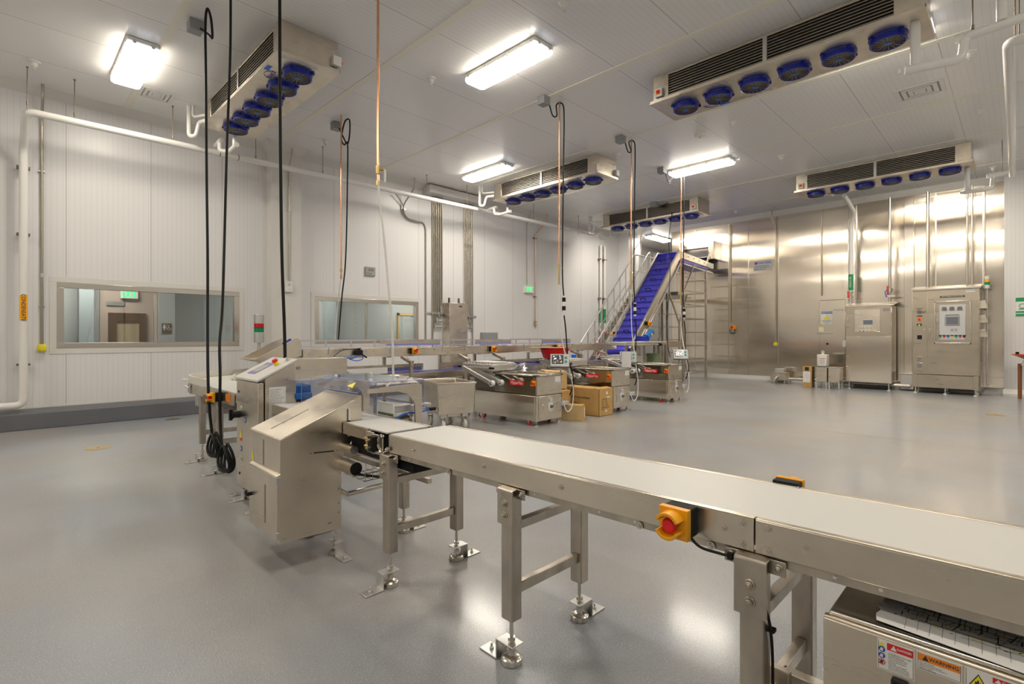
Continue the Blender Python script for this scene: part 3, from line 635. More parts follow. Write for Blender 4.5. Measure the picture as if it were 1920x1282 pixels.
def rows_sz(rows, wd, ht): return min(ht/(len(rows)*1.12), wd/(max(len(r) for r in rows)*.50))
sticker(t, 1.498, .247, .176, .600, .671, 'DANGER', 'red_sign', ['HAZARDOUS VOLTAGE.', 'Contact may cause', 'electric shock or burn.', 'Turn off and lock out', 'system power before', 'servicing.', 'Read and understand', 'manual before servicing.', 'Only qualified personnel', 'should service this panel.'], icons=True)
sticker(t, 1.498, .172, .093, .634, .674, 'WARNING', 'orange_sign', ['Arc Flash Hazard', 'Appropriate PPE Required', 'Failure to Comply Can Result in', 'Death or Injury', 'Refer to NFPA 70E'])
sticker(t, 1.498, .089, -.005, .605, .675, 'DANGER', 'red_sign', ['FIRE HAZARD', 'Replace fuses only', 'with the same type', 'and rating.'], flame=True)
# the drawing lying on it
t = T('plan_drawing', 'printed floor plan sheet lying on the steel enclosure', 'paper', (1.7, -.1, .695))
zz = .6965
edge = [(1.535, .255), (1.57, .262), (1.60, .256), (1.625, .268), (1.64, .252), (1.66, .262), (1.69, .256), (1.90, .262), (1.90, -.62), (1.51, -.62), (1.508, 0), (1.522, .13)]
pm = MB(); pm.prism([(x, y, zz) for x, y in edge], (0, 0, .0008)); pm.build('sheet', 'paper', t)
ln = MB(); yl = MB(); rn = random.Random(4); zt = zz+.0016
def seg(mb, x0, y0, x1, y1, wd=.0011):
    a, b = Vector((x0, y0, zt)), Vector((x1, y1, zt)); d = (b-a).normalized(); v = Vector((-d.y, d.x, 0))*wd/2
    mb.quad(a-v, b-v, b+v, a+v)
for x, a_, b_ in ((1.585, .10, -.02), (1.605, .18, -.05), (1.63, .205, -.10), (1.652, .215, -.12), (1.675, .22, -.15), (1.70, .22, -.15), (1.74, .22, -.15)): seg(ln, x, a_, x, b_, rn.choice((.0012, .0022)))
for k in range(34):
    y = .215-k*.0098; x = rn.choice((1.605, 1.63, 1.652)); seg(ln, x, y, x+rn.choice((.022, .045, .07)), y-rn.choice((0, 0, .012)), rn.choice((.0008, .0016, .0024)))
for k in range(12): y = .20-k*.023; seg(ln, 1.535+.01*(k % 2), y, 1.605, y+.003, .0007)
for k in range(16): y = .20-k*.017; x = (1.612, 1.64, 1.66, 1.59)[k % 4]; seg(yl, x, y, x, y-.022, .0024); seg(yl, x, y, x+.016, y, .0018)
for k in range(80): y = rn.uniform(-.12, .24); x = rn.uniform(1.58, 1.72); seg(ln, x, y, x+rn.choice((0, .005)), y-rn.uniform(.003, .007), .003)
ln.build('plan_line', 'ink', t); yl.build('plan_highlight', 'yel', t)

# ================================================================ CHECKWEIGHER SECTION
t = T('checkweigher', 'white belt checkweigher under clear guards between slanted hood and control cabinet', 'checkweigher', (1.8, 3.6, 0))
MB().box(1.57, 1.862, 2.57, 3.07, .838, .846).box(1.70, 1.862, 3.07, 3.65, .838, .846).box(1.57, 1.862, 3.65, 5.15, .838, .846).build('belt', 'belt', t)
MB().box(1.865, 1.875, 2.56, 5.15, .77, .85).box(1.556, 1.566, 2.76, 3.07, .775, .846).box(1.556, 1.566, 3.65, 5.15, .775, .846).build('side_plate', 'steel', t, bevel=.002)
MB().box(1.60, 1.85, 2.60, 3.05, .66, .83).box(1.60, 1.9, 2.35, 2.62, .645, .70).build('drive_cover', 'black', t, bevel=.01)
for x, y, o in ((2.05, 3.13, (1, 0, 0)), (2.05, 4.6, (1, 0, 0)), (1.6, 4.9, (-1, 0, 0))):
    MB().box(x-.03, x+.03, y-.03, y+.03, .17, .77).build('leg', 'leg', t, bevel=.006); foot_parts(x, y, .18, o, t)
MB().cyl((1.56, 3.02, .40), (2.05, 3.05, .40), .017).cyl((2.05, 3.13, .45), (2.05, 4.6, .45), .017).cyl((1.56, 3.02, .40), (1.6, 4.9, .42), .017).build('tie_tube', 'chrome', t)
MB().box(2.03, 2.06, 3.13, 4.6, .40, .44).box(1.84, 1.87, 2.55, 3.4, .50, .53).build('tie_bar', 'leg', t, bevel=.003)
wb = MB()
for k in range(5): wb.tube([(1.55+.05*k, 2.78, .575), (1.55+.05*k, 2.78, .53), (1.55+.05*k, 3.04, .53), (1.55+.05*k, 3.04, .575)], .0025, 5)
for y, z in ((2.78, .575), (2.78, .53), (2.85, .53), (2.92, .53), (3.0, .53)): wb.tube([(1.54, y, z), (1.80, y, z)], .0025, 5)
wb.build('wire_tray', 'chrome', t)
MB().tube(cat_curve([(1.60, 3.04, .60), (1.58, 2.95, .545), (1.62, 2.82, .54), (1.60, 2.66, .58), (1.57, 2.56, .70)]), .008, 8).build('cable', 'black', t)
# clear guards
def pane(mb, eb, pts, th=.006, er=.0032):
    n = (Vector(pts[1])-Vector(pts[0])).cross(Vector(pts[2])-Vector(pts[0])).normalized(); mb.prism(pts, n*th); eb.tube([Vector(p)+n*th/2 for p in pts], er, 5, True)
g = MB(); e = MB()
pane(g, e, [(1.76, 3.0, 1.09), (2.12, 3.0, 1.09), (2.12, 3.78, 1.09), (1.76, 3.78, 1.09)])
pane(g, e, [(2.13, 3.0, 1.085), (2.13, 3.0, .90), (2.13, 3.78, .90), (2.13, 3.78, 1.085)])
pane(g, e, [(1.665, 3.08, 1.02), (1.76, 3.08, 1.09), (1.76, 3.60, 1.09), (1.665, 3.60, 1.02)])
g.build('clear_guard', 'poly', t); e.build('guard_edge', 'polyedge', t)
g = MB(); e = MB()
pane(g, e, [(1.68, 4.0, .80), (2.33, 4.0, .80), (2.33, 4.0, 1.035), (1.68, 4.0, 1.035)])
pane(g, e, [(1.68, 4.0, 1.04), (2.33, 4.0, 1.04), (2.33, 5.2, 1.04), (1.68, 5.2, 1.04)])
pane(g, e, [(2.335, 4.0, .70), (2.335, 5.2, .70), (2.335, 5.2, 1.035), (2.335, 4.0, 1.035)])
pane(g, e, [(1.86, 3.80, .84), (2.05, 3.80, .84), (2.05, 3.80, 1.02), (1.86, 3.80, 1.02)])
g.build('clear_guard', 'poly', t); e.build('guard_edge', 'polyedge', t)
MB().prism([(1.69, 3.20, 1.046), (1.70, 3.30, 1.053), (1.735, 3.235, 1.079)], (-.001, 0, .0015)).build('warning_label', 'yel', t)
for x, y in ((1.77, 3.1), (1.77, 3.6), (2.06, 3.1), (2.06, 3.6)): MB().lathe([(.012, 0), (.012, .01), (.008, .014), (0, .014)], (x, y, 1.096), (0, 0, 1), 10).build('guard_knob', 'white', t)
for y in (3.0, 3.72):
    P = [(1.69, 1.024), (1.69, 1.052), (2.09, 1.066), (2.115, 1.05), (2.115, .79), (2.06, .79), (2.055, .92), (2.035, .965), (1.99, 1.0), (1.92, 1.02)]
    MB().prism([(x, y, z) for x, z in P], (0, .012, 0)).bolt((2.06, y, 1.02), (0, -1, 0), .005, .004).bolt((2.05, y, .995), (0, -1, 0), .004, .004).bolt((2.07, y, .995), (0, -1, 0), .004, .004).build('guard_arm', 'steel', t, bevel=.002)
# reject pusher
MB().box(1.895, 1.905, 3.02, 3.22, .848, .94).build('pusher_plate', 'white', t, bevel=.003); MB().box(1.893, 1.907, 3.022, 3.218, .850, .868).build('pusher_strip', 'olive', t)
MB().box(1.91, 2.2, 3.07, 3.12, .865, .905).box(1.905, 2.06, 3.05, 3.14, .905, .918).box(2.2, 2.24, 3.065, 3.125, .862, .908).build('pusher_cylinder', 'alu', t, bevel=.003)
MB().tube(cat_curve([(1.93, 3.05, .76), (1.95, 3.05, .83), (2.02, 3.05, .858), (2.1, 3.05, .855), (2.22, 3.06, .862)]), .007, 8).build('air_tube', 'tube_blue', t)
MB().cyl((2.22, 3.05, .865), (2.26, 3.04, .868), .012).build('air_fitting', 'black', t); MB().cyl((1.93, 3.1, .77), (2.06, 3.1, .79), .055).box(1.95, 2.1, 3.1, 3.3, .74, .80).build('pusher_motor', 'dark_steel', t)
MB().box(1.72, 1.90, 4.32, 4.52, .86, .98).box(1.74, 1.88, 4.25, 4.32, .87, .92).build('sensor_block', 'motor_blue', t, bevel=.008)
MB().box(1.93, 2.10, 4.40, 4.41, .85, 1.0).box(1.6, 2.06, 4.55, 4.56, .86, 1.0).build('white_baffle', 'white', t); MB().box(1.80, 2.18, 4.62, 4.66, 1.0, 1.03).build('baffle_rail', 'alu', t)

# slanted reject hood
t = T('reject_hood', 'big slanted brushed steel hood with a hinged door at the end of the white conveyor', 'hood', (1.4, 3.3, 0))
P = [(1.17, .18), (1.55, .17), (1.55, .62), (1.692, .81), (1.692, 1.0), (1.17, .785)]
MB().prism([(x, 3.08, z) for x, z in P], (0, .006, 0)).build('near_side', 'steel', t, bevel=.002)
MB().prism([(x, 3.579, z) for x, z in P], (0, .006, 0)).build('far_side', 'steel', t, bevel=.002)
MB().prism([(1.17, 3.08, .18), (1.55, 3.08, .17), (1.55, 3.08, .176), (1.17, 3.08, .186)], (0, .505, 0)).prism([(1.17, 3.078, .785), (1.692, 3.078, 1.0), (1.692, 3.078, 1.007), (1.17, 3.078, .792)], (0, .509, 0)).box(1.166, 1.172, 3.078, 3.587, .18, .79).build('shell', 'steel', t, bevel=.003)
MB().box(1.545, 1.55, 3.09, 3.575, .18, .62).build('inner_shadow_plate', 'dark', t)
d = MB().box(1.142, 1.166, 3.06, 3.52, .205, .575).prism([(1.166, 3.06, .575), (1.14, 3.06, .575), (1.14, 3.06, .583), (1.166, 3.06, .595)], (0, .46, 0)).build('door', 'steel', t, bevel=.004)
MB().box(1.1405, 1.1418, 3.235, 3.252, .27, .50).build('hinge_strip', 'hinge', d)
for z in (.535, .215): MB().box(1.1402, 1.166, 3.058, 3.08, z, z+.04).build('door_hinge', 'alu', d, bevel=.002)
MB().cyl((1.142, 3.48, .395), (1.12, 3.48, .395), .012).cyl((1.12, 3.48, .395), (1.105, 3.48, .395), .008).build('door_knob', 'black', d)
hs = MB().box(1.1645, 1.166, 3.33, 3.347, .60, .755); u = Vector((.522, 0, .215)).normalized(); hs.obox((1.34, 3.36, .8632), u, (0, 1, 0), Vector((-.215, 0, .522)), .13, .006, .0008); hs.build('hinge_strip', 'hinge', t)
MB().prism([(1.1655, 3.545, .60), (1.1655, 3.50, .60), (1.1655, 3.522, .665)], (-.0008, 0, 0)).build('warning_sticker', 'yel', t)
MB().prism([(1.37, 3.0792, .676), (1.50, 3.0792, .668), (1.50, 3.0792, .676), (1.37, 3.0792, .684)], (0, -.001, 0)).cyl((1.35, 3.0795, .68), (1.35, 3.077, .68), .003).cyl((1.52, 3.0795, .672), (1.52, 3.077, .672), .003).build('vent_slot', 'dark', t)
MB().cyl((1.60, 3.072, .752), (1.60, 3.072, .928), .0075).build('sight_bar', 'white', t, smooth=50); MB().cyl((1.60, 3.0715, .825), (1.60, 3.0715, .855), .0084).build('sight_mark', 'black', t)
MB().cyl((1.568, 3.10, .685), (1.568, 2.945, .685), .03, n=24).build('sleeve', 'steel', t); MB().cyl((1.572, 3.12, .572), (1.572, 2.93, .572), .044, n=24).build('sleeve', 'steel', t); MB().cyl((1.572, 2.9295, .572), (1.572, 2.9285, .572), .040, n=24).build('sleeve_cap', 'black', t); MB().cyl((1.568, 2.9445, .685), (1.568, 2.9435, .685), .026, n=24).build('sleeve_cap', 'hinge', t)
hl = MB()
for z in (.22, .33, .42, .27): hl.box(1.46, 1.485, 3.0788, 3.0798, z, z+.008) if z < .25 else hl.box(1.528, 1.536, 3.0788, 3.0798, z, z+.012)
hl.build('rivet', 'hinge', t); MB().box(1.19, 1.20, 3.0785, 3.08, .2, .205).build('weld_mark', 'hinge', t)
for x, y, o in ((1.535, 3.13, (0, -1, 0)), (1.535, 3.54, (1, 0, 0))): foot_parts(x, y, .175, o, t, .008)

# control cabinet
t = T('control_cabinet', 'stainless control cabinet with sloped keypad lid and red mushroom button', 'control cabinet', (1.6, 4.5, 0))
P = [(1.505, .13), (1.75, .13), (1.75, 1.185), (1.505, 1.06)]
MB().prism([(x, 4.27, z) for x, z in P], (0, .51, 0)).build('body', 'steel', t, bevel=.004)
d = MB().box(1.45, 1.495, 4.27, 4.78, .13, 1.025).build('door', 'steel', t, bevel=.005)
MB().prism([(1.44, 4.255, 1.03), (1.755, 4.255, 1.187), (1.755, 4.255, 1.207), (1.44, 4.255, 1.05)], (0, .54, 0)).build('lid', 'panelgrey', t, bevel=.004)
u = Vector((.315, 0, .157)).normalized(); nn = Vector((-.157, 0, .315)).normalized(); v = Vector((0, 1, 0)); o0 = Vector((1.44, 4.255, 1.05))
def lid(a, b, h=.0015): return o0+u*a+v*b+nn*h
def lidbox(mb, a0, a1, b0, b1, h): mb.prism([lid(a0, b0), lid(a1, b0), lid(a1, b1), lid(a0, b1)], nn*h); return mb
lidbox(MB(), .07, .255, .25, .42, .001).build('keypad_border', 'purple', t); lidbox(MB(), .105, .215, .265, .405, .002).build('display', 'lcd', t)
text('METTLER', .018, lid(.235, .335, .003), (-v, u, nn), 'lgrey', t)
MB().cyl(lid(.235, .16), lid(.235, .16, .03), .021, .019).build('button_collar', 'yel', t); MB().lathe([(.019, .028), (.024, .034), (.024, .046), (.017, .054), (0, .054)], lid(.235, .16, 0), nn, 18).build('mushroom_button', 'red', t)
MB().cyl(lid(.315, .12), lid(.315, .12, .014), .011).obox(lid(.315, .12, .02), u, v, nn, .004, .014, .008).build('key_switch', 'chrome', t)
lidbox(MB(), .30, .335, .09, .16, .001).build('switch_plate', 'lgrey', t)
pp = MB().box(1.535, 1.665, 4.2685, 4.2693, .722, .985).build('test_certificate', 'paper', t); f = MB()
for z0, rws in ((.965, 9), (.84, 9)): fine_print(f, (1.543, 4.2682, z0), (1, 0, 0), (0, 0, 1), .112, rws, .0125, .003, int(z0*100))
f.quad((1.535, 4.268, .852), (1.665, 4.268, .852), (1.665, 4.268, .854), (1.535, 4.268, .854)); f.build('fine_print', 'ink', pp)
MB().cyl((1.45, 4.72, .925), (1.447, 4.72, .925), .011).cyl((1.45, 4.70, .235), (1.447, 4.70, .235), .012).build('lock', 'black', d)
MB().cyl((1.45, 4.70, .735), (1.40, 4.70, .735), .03, .026).cyl((1.40, 4.70, .735), (1.385, 4.70, .735), .036, n=8).obox((1.38, 4.70, .735), (0, 0, 1), (0, 1, 0), (1, 0, 0), .045, .014, .012).build('main_switch', 'black', d, bevel=.003)
MB().box(1.4485, 1.45, 4.64, 4.68, .79, .81).build('name_strip', 'white', d)
for y, z, c in ((4.56, .70, 'blue_sign'), (4.66, .45, 'blue_sign'), (4.65, .365, 'lgrey')): MB().cyl((1.449, y, z), (1.448, y, z), .024, n=20).build('round_sticker', c, d); MB().obox((1.4475, y, z), (0, 1, .8), (0, -.8, 1), (1, 0, 0), .014, .005, .0004).build('sticker_symbol', 'white' if c != 'lgrey' else 'ink', d)
MB().prism([(1.449, 4.695, .54), (1.449, 4.635, .54), (1.449, 4.665, .61)], (-.0008, 0, 0)).build('warning_triangle', 'yel', d); MB().box(1.4482, 1.449, 4.64, 4.69, .515, .54).build('warning_strip', 'red_sign', d)
for y in (4.33, 4.72):
    foot_parts(1.54, y, .13, (-1, 0, 0), t); foot_parts(1.7, y, .13, (1, 0, 0), t)
# second steel head beyond
t = T('metal_detector_head', 'long plain steel box behind the control cabinet with black printed letters', 'metal detector', (2.5, 5.6, 0))
MB().box(2.10, 2.84, 5.5, 5.82, .935, 1.15).build('housing', 'steel_h', t, bevel=.004); text('METTLER TOLEDO', .045, (2.30, 5.498, 1.05), '-Y', 'ink', t, align='RIGHT', bold=.02)
MB().box(2.62, 2.72, 5.6, 5.7, .1, .935).build('pedestal', 'leg', t, bevel=.005); MB().box(2.45, 2.9, 5.45, 5.85, 0, .1).build('pedestal_base', 'leg', t, bevel=.005)
MB().box(2.05, 2.9, 5.52, 5.8, .85, .875).box(2.86, 2.92, 5.52, 5.8, .80, .98).build('tray', 'alu', t, bevel=.003)

# ================================================================ CURVED CONVEYOR
t = T('curve_conveyor', 'curved white belt conveyor with ivory guide wall beside the window wall kerb', 'conveyor', (2, 6.5, 0))
cx, cy, ri, ro = 2.62, 6.62, .64, 1.05; zc = .865
def ring(r0, r1, z0, z1, a0=180, a1=90, n=20, name='x', m='belt'):
    mb = MB(); q = []
    for i in range(n+1):
        th = R(a0+(a1-a0)*i/n); d = Vector((math.cos(th), math.sin(th), 0)); c = Vector((cx, cy, 0))
        q.append([mb.b.verts.new(c+d*r+Vector((0, 0, z))) for r, z in ((r0, z0), (r1, z0), (r1, z1), (r0, z1))])
    for a, b in zip(q, q[1:]):
        for k in range(4): mb.face([a[k], a[(k+1) % 4], b[(k+1) % 4], b[k]])
    mb.face(q[0]); mb.face(q[-1][::-1]); return mb
r_ = ring(ri, ro, zc-.02, zc); r_.box(1.57, 1.98, 5.18, 6.62, zc-.02, zc).box(2.62, 3.1, 7.26, 7.67, zc-.02, zc); r_.build('belt', 'belt', t, smooth=20)
ring(ro+.012, ro+.03, zc-.005, zc+.075).box(1.54, 1.558, 6.0, 6.62, zc-.005, zc+.075).build('guide_wall', 'jug', t)
ring(ri-.03, ri-.012, zc-.005, zc+.06).build('inner_guide', 'jug', t)
ring(ro+.012, ro+.02, zc-.13, zc-.012).box(1.55, 1.558, 5.18, 6.62, zc-.12, zc-.004).box(1.99, 1.998, 5.18, 6.62, zc-.12, zc-.004).build('side_plate', 'steel', t)
ring(ri-.02, ri-.012, zc-.13, zc-.012).build('inner_plate', 'steel', t)
k = MB()
for th in (176, 168, 158, 148, 130, 115):
    d = Vector((math.cos(R(th)), math.sin(R(th)), 0)); c = Vector((cx, cy, 0)); w_ = Vector((-d.y, d.x, 0))
    k.prism([c+d*(ro+.025)+w_*.03+Vector((0, 0, zc-.02)), c+d*(ro+.025)-w_*.03+Vector((0, 0, zc-.02)), c+d*(ro+.025)-w_*.012+Vector((0, 0, zc-.12)), c+d*(ro+.025)+w_*.012+Vector((0, 0, zc-.12))], d*.012)
    k.cyl(c+d*(ro+.02)+Vector((0, 0, zc+.03)), c+d*(ro+.10)+Vector((0, 0, zc+.03)), .005, n=8).cyl(c+d*(ro+.02)+Vector((0, 0, zc-.05)), c+d*(ro+.07)+Vector((0, 0, zc-.05)), .008, n=8)
k.build('guide_bracket', 'alu', t, bevel=.002)
for x, y, o in ((1.60, 5.80, (-1, 0, 0)), (1.62, 6.50, (-1, 0, 0)), (1.99, 7.42, (-1, 0, 0)), (1.98, 5.80, (1, 0, 0)), (2.05, 6.50, (1, 0, 0))):
    MB().box(x-.03, x+.03, y-.03, y+.03, .19, .76).build('leg', 'leg', t, bevel=.005); foot_parts(x, y, .2, o, t)
MB().box(1.6, 1.98, 5.785, 5.815, .60, .65).box(1.6, 1.98, 5.785, 5.815, .29, .34).box(1.62, 2.05, 6.485, 6.515, .60, .65).box(1.62, 2.05, 6.485, 6.515, .29, .34).build('crossbar', 'leg', t, bevel=.003)
estop_box(t, (1.548, 5.58, .80), (-1, 0, 0), .085, black_depth=.06); MB().box(1.58, 1.95, 5.3, 5.75, .69, .78).box(1.5, 1.56, 5.86, 6.0, .70, .79).build('drive_box', 'dark_steel', t)
MB().box(1.546, 1.55, 5.28, 5.42, .77, .84).build('amber_sticker', 'orange', t); MB().box(1.60, 1.72, 6.6, 6.72, .60, .74).build('gear_box', 'alu', t, bevel=.005)
# ================================================================ VACUUM PACKAGING MACHINES (three alike)
def vac():
    """near long side at x=0, control end at y=0; machine runs along +y"""
    G = 'vacuum packaging machines standing in a row'
    t = T('vacuum_packer', '', 'packaging machine', (0, 0, 0), 0, G)
    MB().box(.012, .60, .01, 1.45, .075, .465).build('base_cabinet', 'polished', t, False, bevel=.006)
    MB().box(0, .012, .045, 1.44, .08, .46).build('side_panel', 'polished', t, False, bevel=.003)
    d = MB().box(.05, .59, -.006, .012, .09, .455).build('end_door', 'steel_h', t, False, bevel=.004)
    h = MB()
    for x in (.10, .52): h.tube(bend([(x, -.006, .20), (x, -.04, .20), (x, -.04, .33), (x, -.006, .33)], .015, 4), .006, 8)
    h.build('handle', 'chrome', d, False)
    s = MB()
    for x, z in ((.03, .43), (.03, .12), (.57, .43), (.57, .12), (.33, .10), (.48, .12)): s.cyl((x, -.006, z), (x, -.009, z), .006, n=8)
    s.cyl((0, .07, .43), (-.003, .07, .43), .006, n=8).cyl((0, .07, .11), (-.003, .07, .11), .006, n=8).cyl((0, .9, .11), (-.003, .9, .11), .006, n=8); s.build('screw', 'chrome', d, False)
    w = MB().box(.265, .375, -.010, -.006, .225, .345).build('switch_plate', 'white', d, False, bevel=.003); MB().cyl((.33, -.01, .285), (.33, -.035, .285), .024, n=12).obox((.33, -.04, .285), (1, 0, .5), (0, 1, 0), (-.5, 0, 1), .024, .008, .007).build('switch_knob', 'dark_steel', w, False)
    q = MB().box(.275, .36, -.009, -.006, .352, .442).build('safety_sticker', 'white', d, False); MB().box(.30, .355, -.0098, -.009, .424, .438).build('sticker_heading', 'orange_sign', q, False)
    f = MB(); fine_print(f, (.30, -.0095, .418), (1, 0, 0), (0, 0, 1), .055, 6, .011, .004, 3); f.build('fine_print', 'ink', q, False); MB().box(.28, .292, -.0098, -.009, .36, .41).build('sticker_symbol', 'blue_sign', q, False); MB().box(.30, .35, -.009, -.006, .205, .217).build('name_strip', 'white', d, False)
    # upper body: dark open interior behind a mirror-bright side
    MB().box(.012, .60, .0, .95, .475, .765).build('upper_body', 'steel_h', t, False, bevel=.006)
    MB().box(-.004, .012, .01, .93, .48, .762).build('mirror_side', 'mirror', t, False, bevel=.002)
    MB().box(.03, .58, .95, 1.45, .465, .70).box(-.002, .03, .93, 1.45, .50, .72).build('rear_body', 'dark_steel', t, False, bevel=.01)
    tr = MB()
    for a, b, c, e in ((-.02, .62, -.02, .06), (-.02, .62, .90, .97), (-.02, .05, -.02, .97), (.55, .62, -.02, .97)): tr.box(a, b, c, e, .768, .79)
    tr.build('tray_rim', 'chrome', t, False, bevel=.006); MB().box(.05, .55, .06, .90, .758, .764).build('tray', 'steel_h', t, False)
    l = MB().box(-.0065, -.004, .26, .575, .612, .688).build('name_plate', 'red', t, False)
    text('HyperVac', .066, (-.008, .418, .650), '-X', 'white', l, world=False, sx=.98, bold=.012)
    # stop button at the corner
    e = MB().box(-.02, -.004, .01, .085, .625, .70).box(-.012, -.004, .0, .095, .615, .71).build('emergency_stop', 'orange', t, False, bevel=.003)
    g = MB()
    for a0 in (20, 200): I = arc((-.02, .048, .662), (0, 1, 0), (0, 0, 1), .027, R(a0), R(a0+140), 7); O = arc((-.02, .048, .662), (0, 1, 0), (0, 0, 1), .036, R(a0), R(a0+140), 7); g.prism(I+O[::-1], (-.04, 0, 0))
    g.build('guard_lip', 'orange', e, False); MB().lathe([(.014, 0), (.02, .012), (.02, .018), (0, .022)], (-.02, .048, .662), (-1, 0, 0), 14).build('red_button', 'red', e, False)
    MB().box(.43, .57, -.004, 0, .66, .75).build('rating_label', 'white', t, False)
    sc = MB()
    for x in (.20, .255):
        for z in (.60, .655): sc.cyl((x, -.001, z), (x, -.005, z), .005, n=8)
    sc.cyl((-.004, .05, .735), (-.02, .05, .735), .012, n=10); sc.build('screw', 'chrome', t, False)
    # roller outfeed block at the far end with its two belt arms
    b = MB().box(-.14, .44, .86, 1.63, .82, .925).build('outfeed_block', 'alu', t, False, bevel=.006)
    ro = MB()
    for k in range(10): ro.cyl((-.10, .90+k*.078, .93), (.40, .90+k*.078, .93), .02, n=10)
    ro.build('roller', 'chrome', b, False); MB().box(.0, .36, 1.0, 1.5, .95, .955).build('white_sheet', 'paper', b, False)
    MB().cyl((-.19, .80, .87), (-.19, 1.60, .87), .013).build('push_bar', 'chrome', b, False)
    MB().cyl((-.19, .76, .87), (-.19, .86, .87), .018).cyl((-.19, 1.56, .87), (-.19, 1.66, .87), .018).build('bar_grip', 'black', b, False)
    for x in (-.33, -.13):
        a = MB().bar((x-.022, 1.36, .875), (x-.022, .66, .645), .006, .06).bar((x+.022, 1.36, .875), (x+.022, .66, .645), .006, .06).bar((x, 1.36, .90), (x, .66, .672), .018, .004).build('belt_arm', 'alu', t, False, bevel=.002)
        MB().bar((x, 1.36, .86), (x, .70, .642), .03, .03).build('drive_strap', 'dark', a, False)
        MB().cyl((x-.03, .65, .645), (x+.03, .65, .645), .048, n=22).build('pulley', 'white', a, False, bevel=.006); MB().cyl((x-.034, .65, .645), (x-.030, .65, .645), .028).cyl((x-.045, .65, .645), (x-.034, .65, .645), .012, n=8).build('pulley_boss', 'chrome', a, False)
    MB().box(-.3, .3, 1.30, 1.36, .70, .85).build('arm_mount', 'steel', t, False, bevel=.006)
    # feet and casters
    for x, y in ((.05, .05), (.57, .05), (.05, 1.38), (.57, 1.38)): MB().cyl((x, y, .02), (x, y, .08), .012).lathe([(.034, 0), (.032, .012), (.012, .03), (.012, .05)], (x, y, 0), (0, 0, 1), 16).build('levelling_foot', 'chrome', t, False)
    for x, y in ((.05, .20), (.52, .20), (.05, 1.25), (.52, 1.25)):
        c = MB().cyl((x-.014, y, .045), (x+.014, y, .045), .043, n=20).build('caster_wheel', 'red', t, False, bevel=.004)
        MB().prism([(x-.02, y+.03, .078), (x-.02, y-.02, .078), (x-.02, y-.012, .035), (x-.02, y+.01, .035)], (.003, 0, 0)).prism([(x+.017, y+.03, .078), (x+.017, y-.02, .078), (x+.017, y-.012, .035), (x+.017, y+.01, .035)], (.003, 0, 0)).cyl((x-.022, y, .045), (x+.022, y, .045), .01).build('caster_fork', 'alu', c, False)
    # screen on a bent tube
    p = MB().tube(bend([(.60, .10, .60), (.70, .10, .60), (.70, .10, .87), (.70, .06, .90)], .03, 5), .014, 10).box(.60, .63, .07, .13, .56, .64).build('screen_post', 'chrome', t, False)
    a = Vector((.62, .05, .985)); nrm = Vector((-.80, -.60, .42)).normalized(); uu = Vector((.60, -.80, 0)).normalized(); vv = nrm.cross(uu)
    if vv.z < 0: vv = -vv
    bx = MB().obox(a, uu, vv, nrm, .155, .11, .04).build('control_screen', 'grey', p, False, bevel=.004)
    MB().obox(a+nrm*.040, uu, vv, nrm, .148, .105, .002).build('screen_frame', 'lgrey', bx, False, bevel=.003)
    MB().obox(a+nrm*.0425-uu*.035+vv*.015, uu, vv, nrm, .092, .075, .002).build('display', 'screen', bx, False)
    for k, z in ((0, .045), (1, -.02)): MB().lathe([(.02, 0), (.02, .01), (.013, .014), (0, .014)], a+nrm*.041+uu*.098+vv*z, nrm, 14).build('green_button', 'green', bx, False)
    # crumpled clear wrap over the display
    wr = MB(); rn = random.Random(3); g_ = [[wr.b.verts.new(a+nrm*(.048+rn.uniform(0, .014))+uu*(-.115+.16*i/9)+vv*(-.05+.125*j/7)) for i in range(10)] for j in range(8)]
    for j in range(7):
        for i in range(9): wr.face([g_[j][i], g_[j][i+1], g_[j+1][i+1], g_[j+1][i]])
    wr.build('clear_wrap', 'bag', bx, False, smooth=180)
    # air service unit and tubes on the far side of the control end
    r = MB().box(.62, .67, .05, .10, .40, .47).cyl((.645, .075, .47), (.645, .075, .52), .018).cyl((.645, .075, .36), (.645, .075, .40), .02).build('air_regulator', 'black', t, False, bevel=.003)
    MB().tube(cat_curve([(.645, .06, .36), (.69, .03, .30), (.67, .02, .23), (.61, .05, .22)]), .006, 8).tube(cat_curve([(.62, .12, .74), (.64, .11, .66), (.63, .10, .55), (.645, .085, .49)]), .006, 8).build('air_tube', 'tube_blue', r, False)
    MB().box(.62, .82, .02, .06, .26, .33).build('cable_duct', 'lgrey', t, False, bevel=.01)
    return t
V = vac(); V.location = (5.83, 5.27, 0); ROOT[V.name] = Matrix.Translation(V.location); V['label'] = 'vacuum packing machine with red name plate beside the steel tote bin'
V2 = dup(V, (7.80, 5.23, 0), 0, 'vacuum packing machine with red name plate behind the big open carton')
V3 = dup(V, (9.86, 5.21, 0), 0, 'vacuum packing machine with red name plate standing clear at the far end of the row')
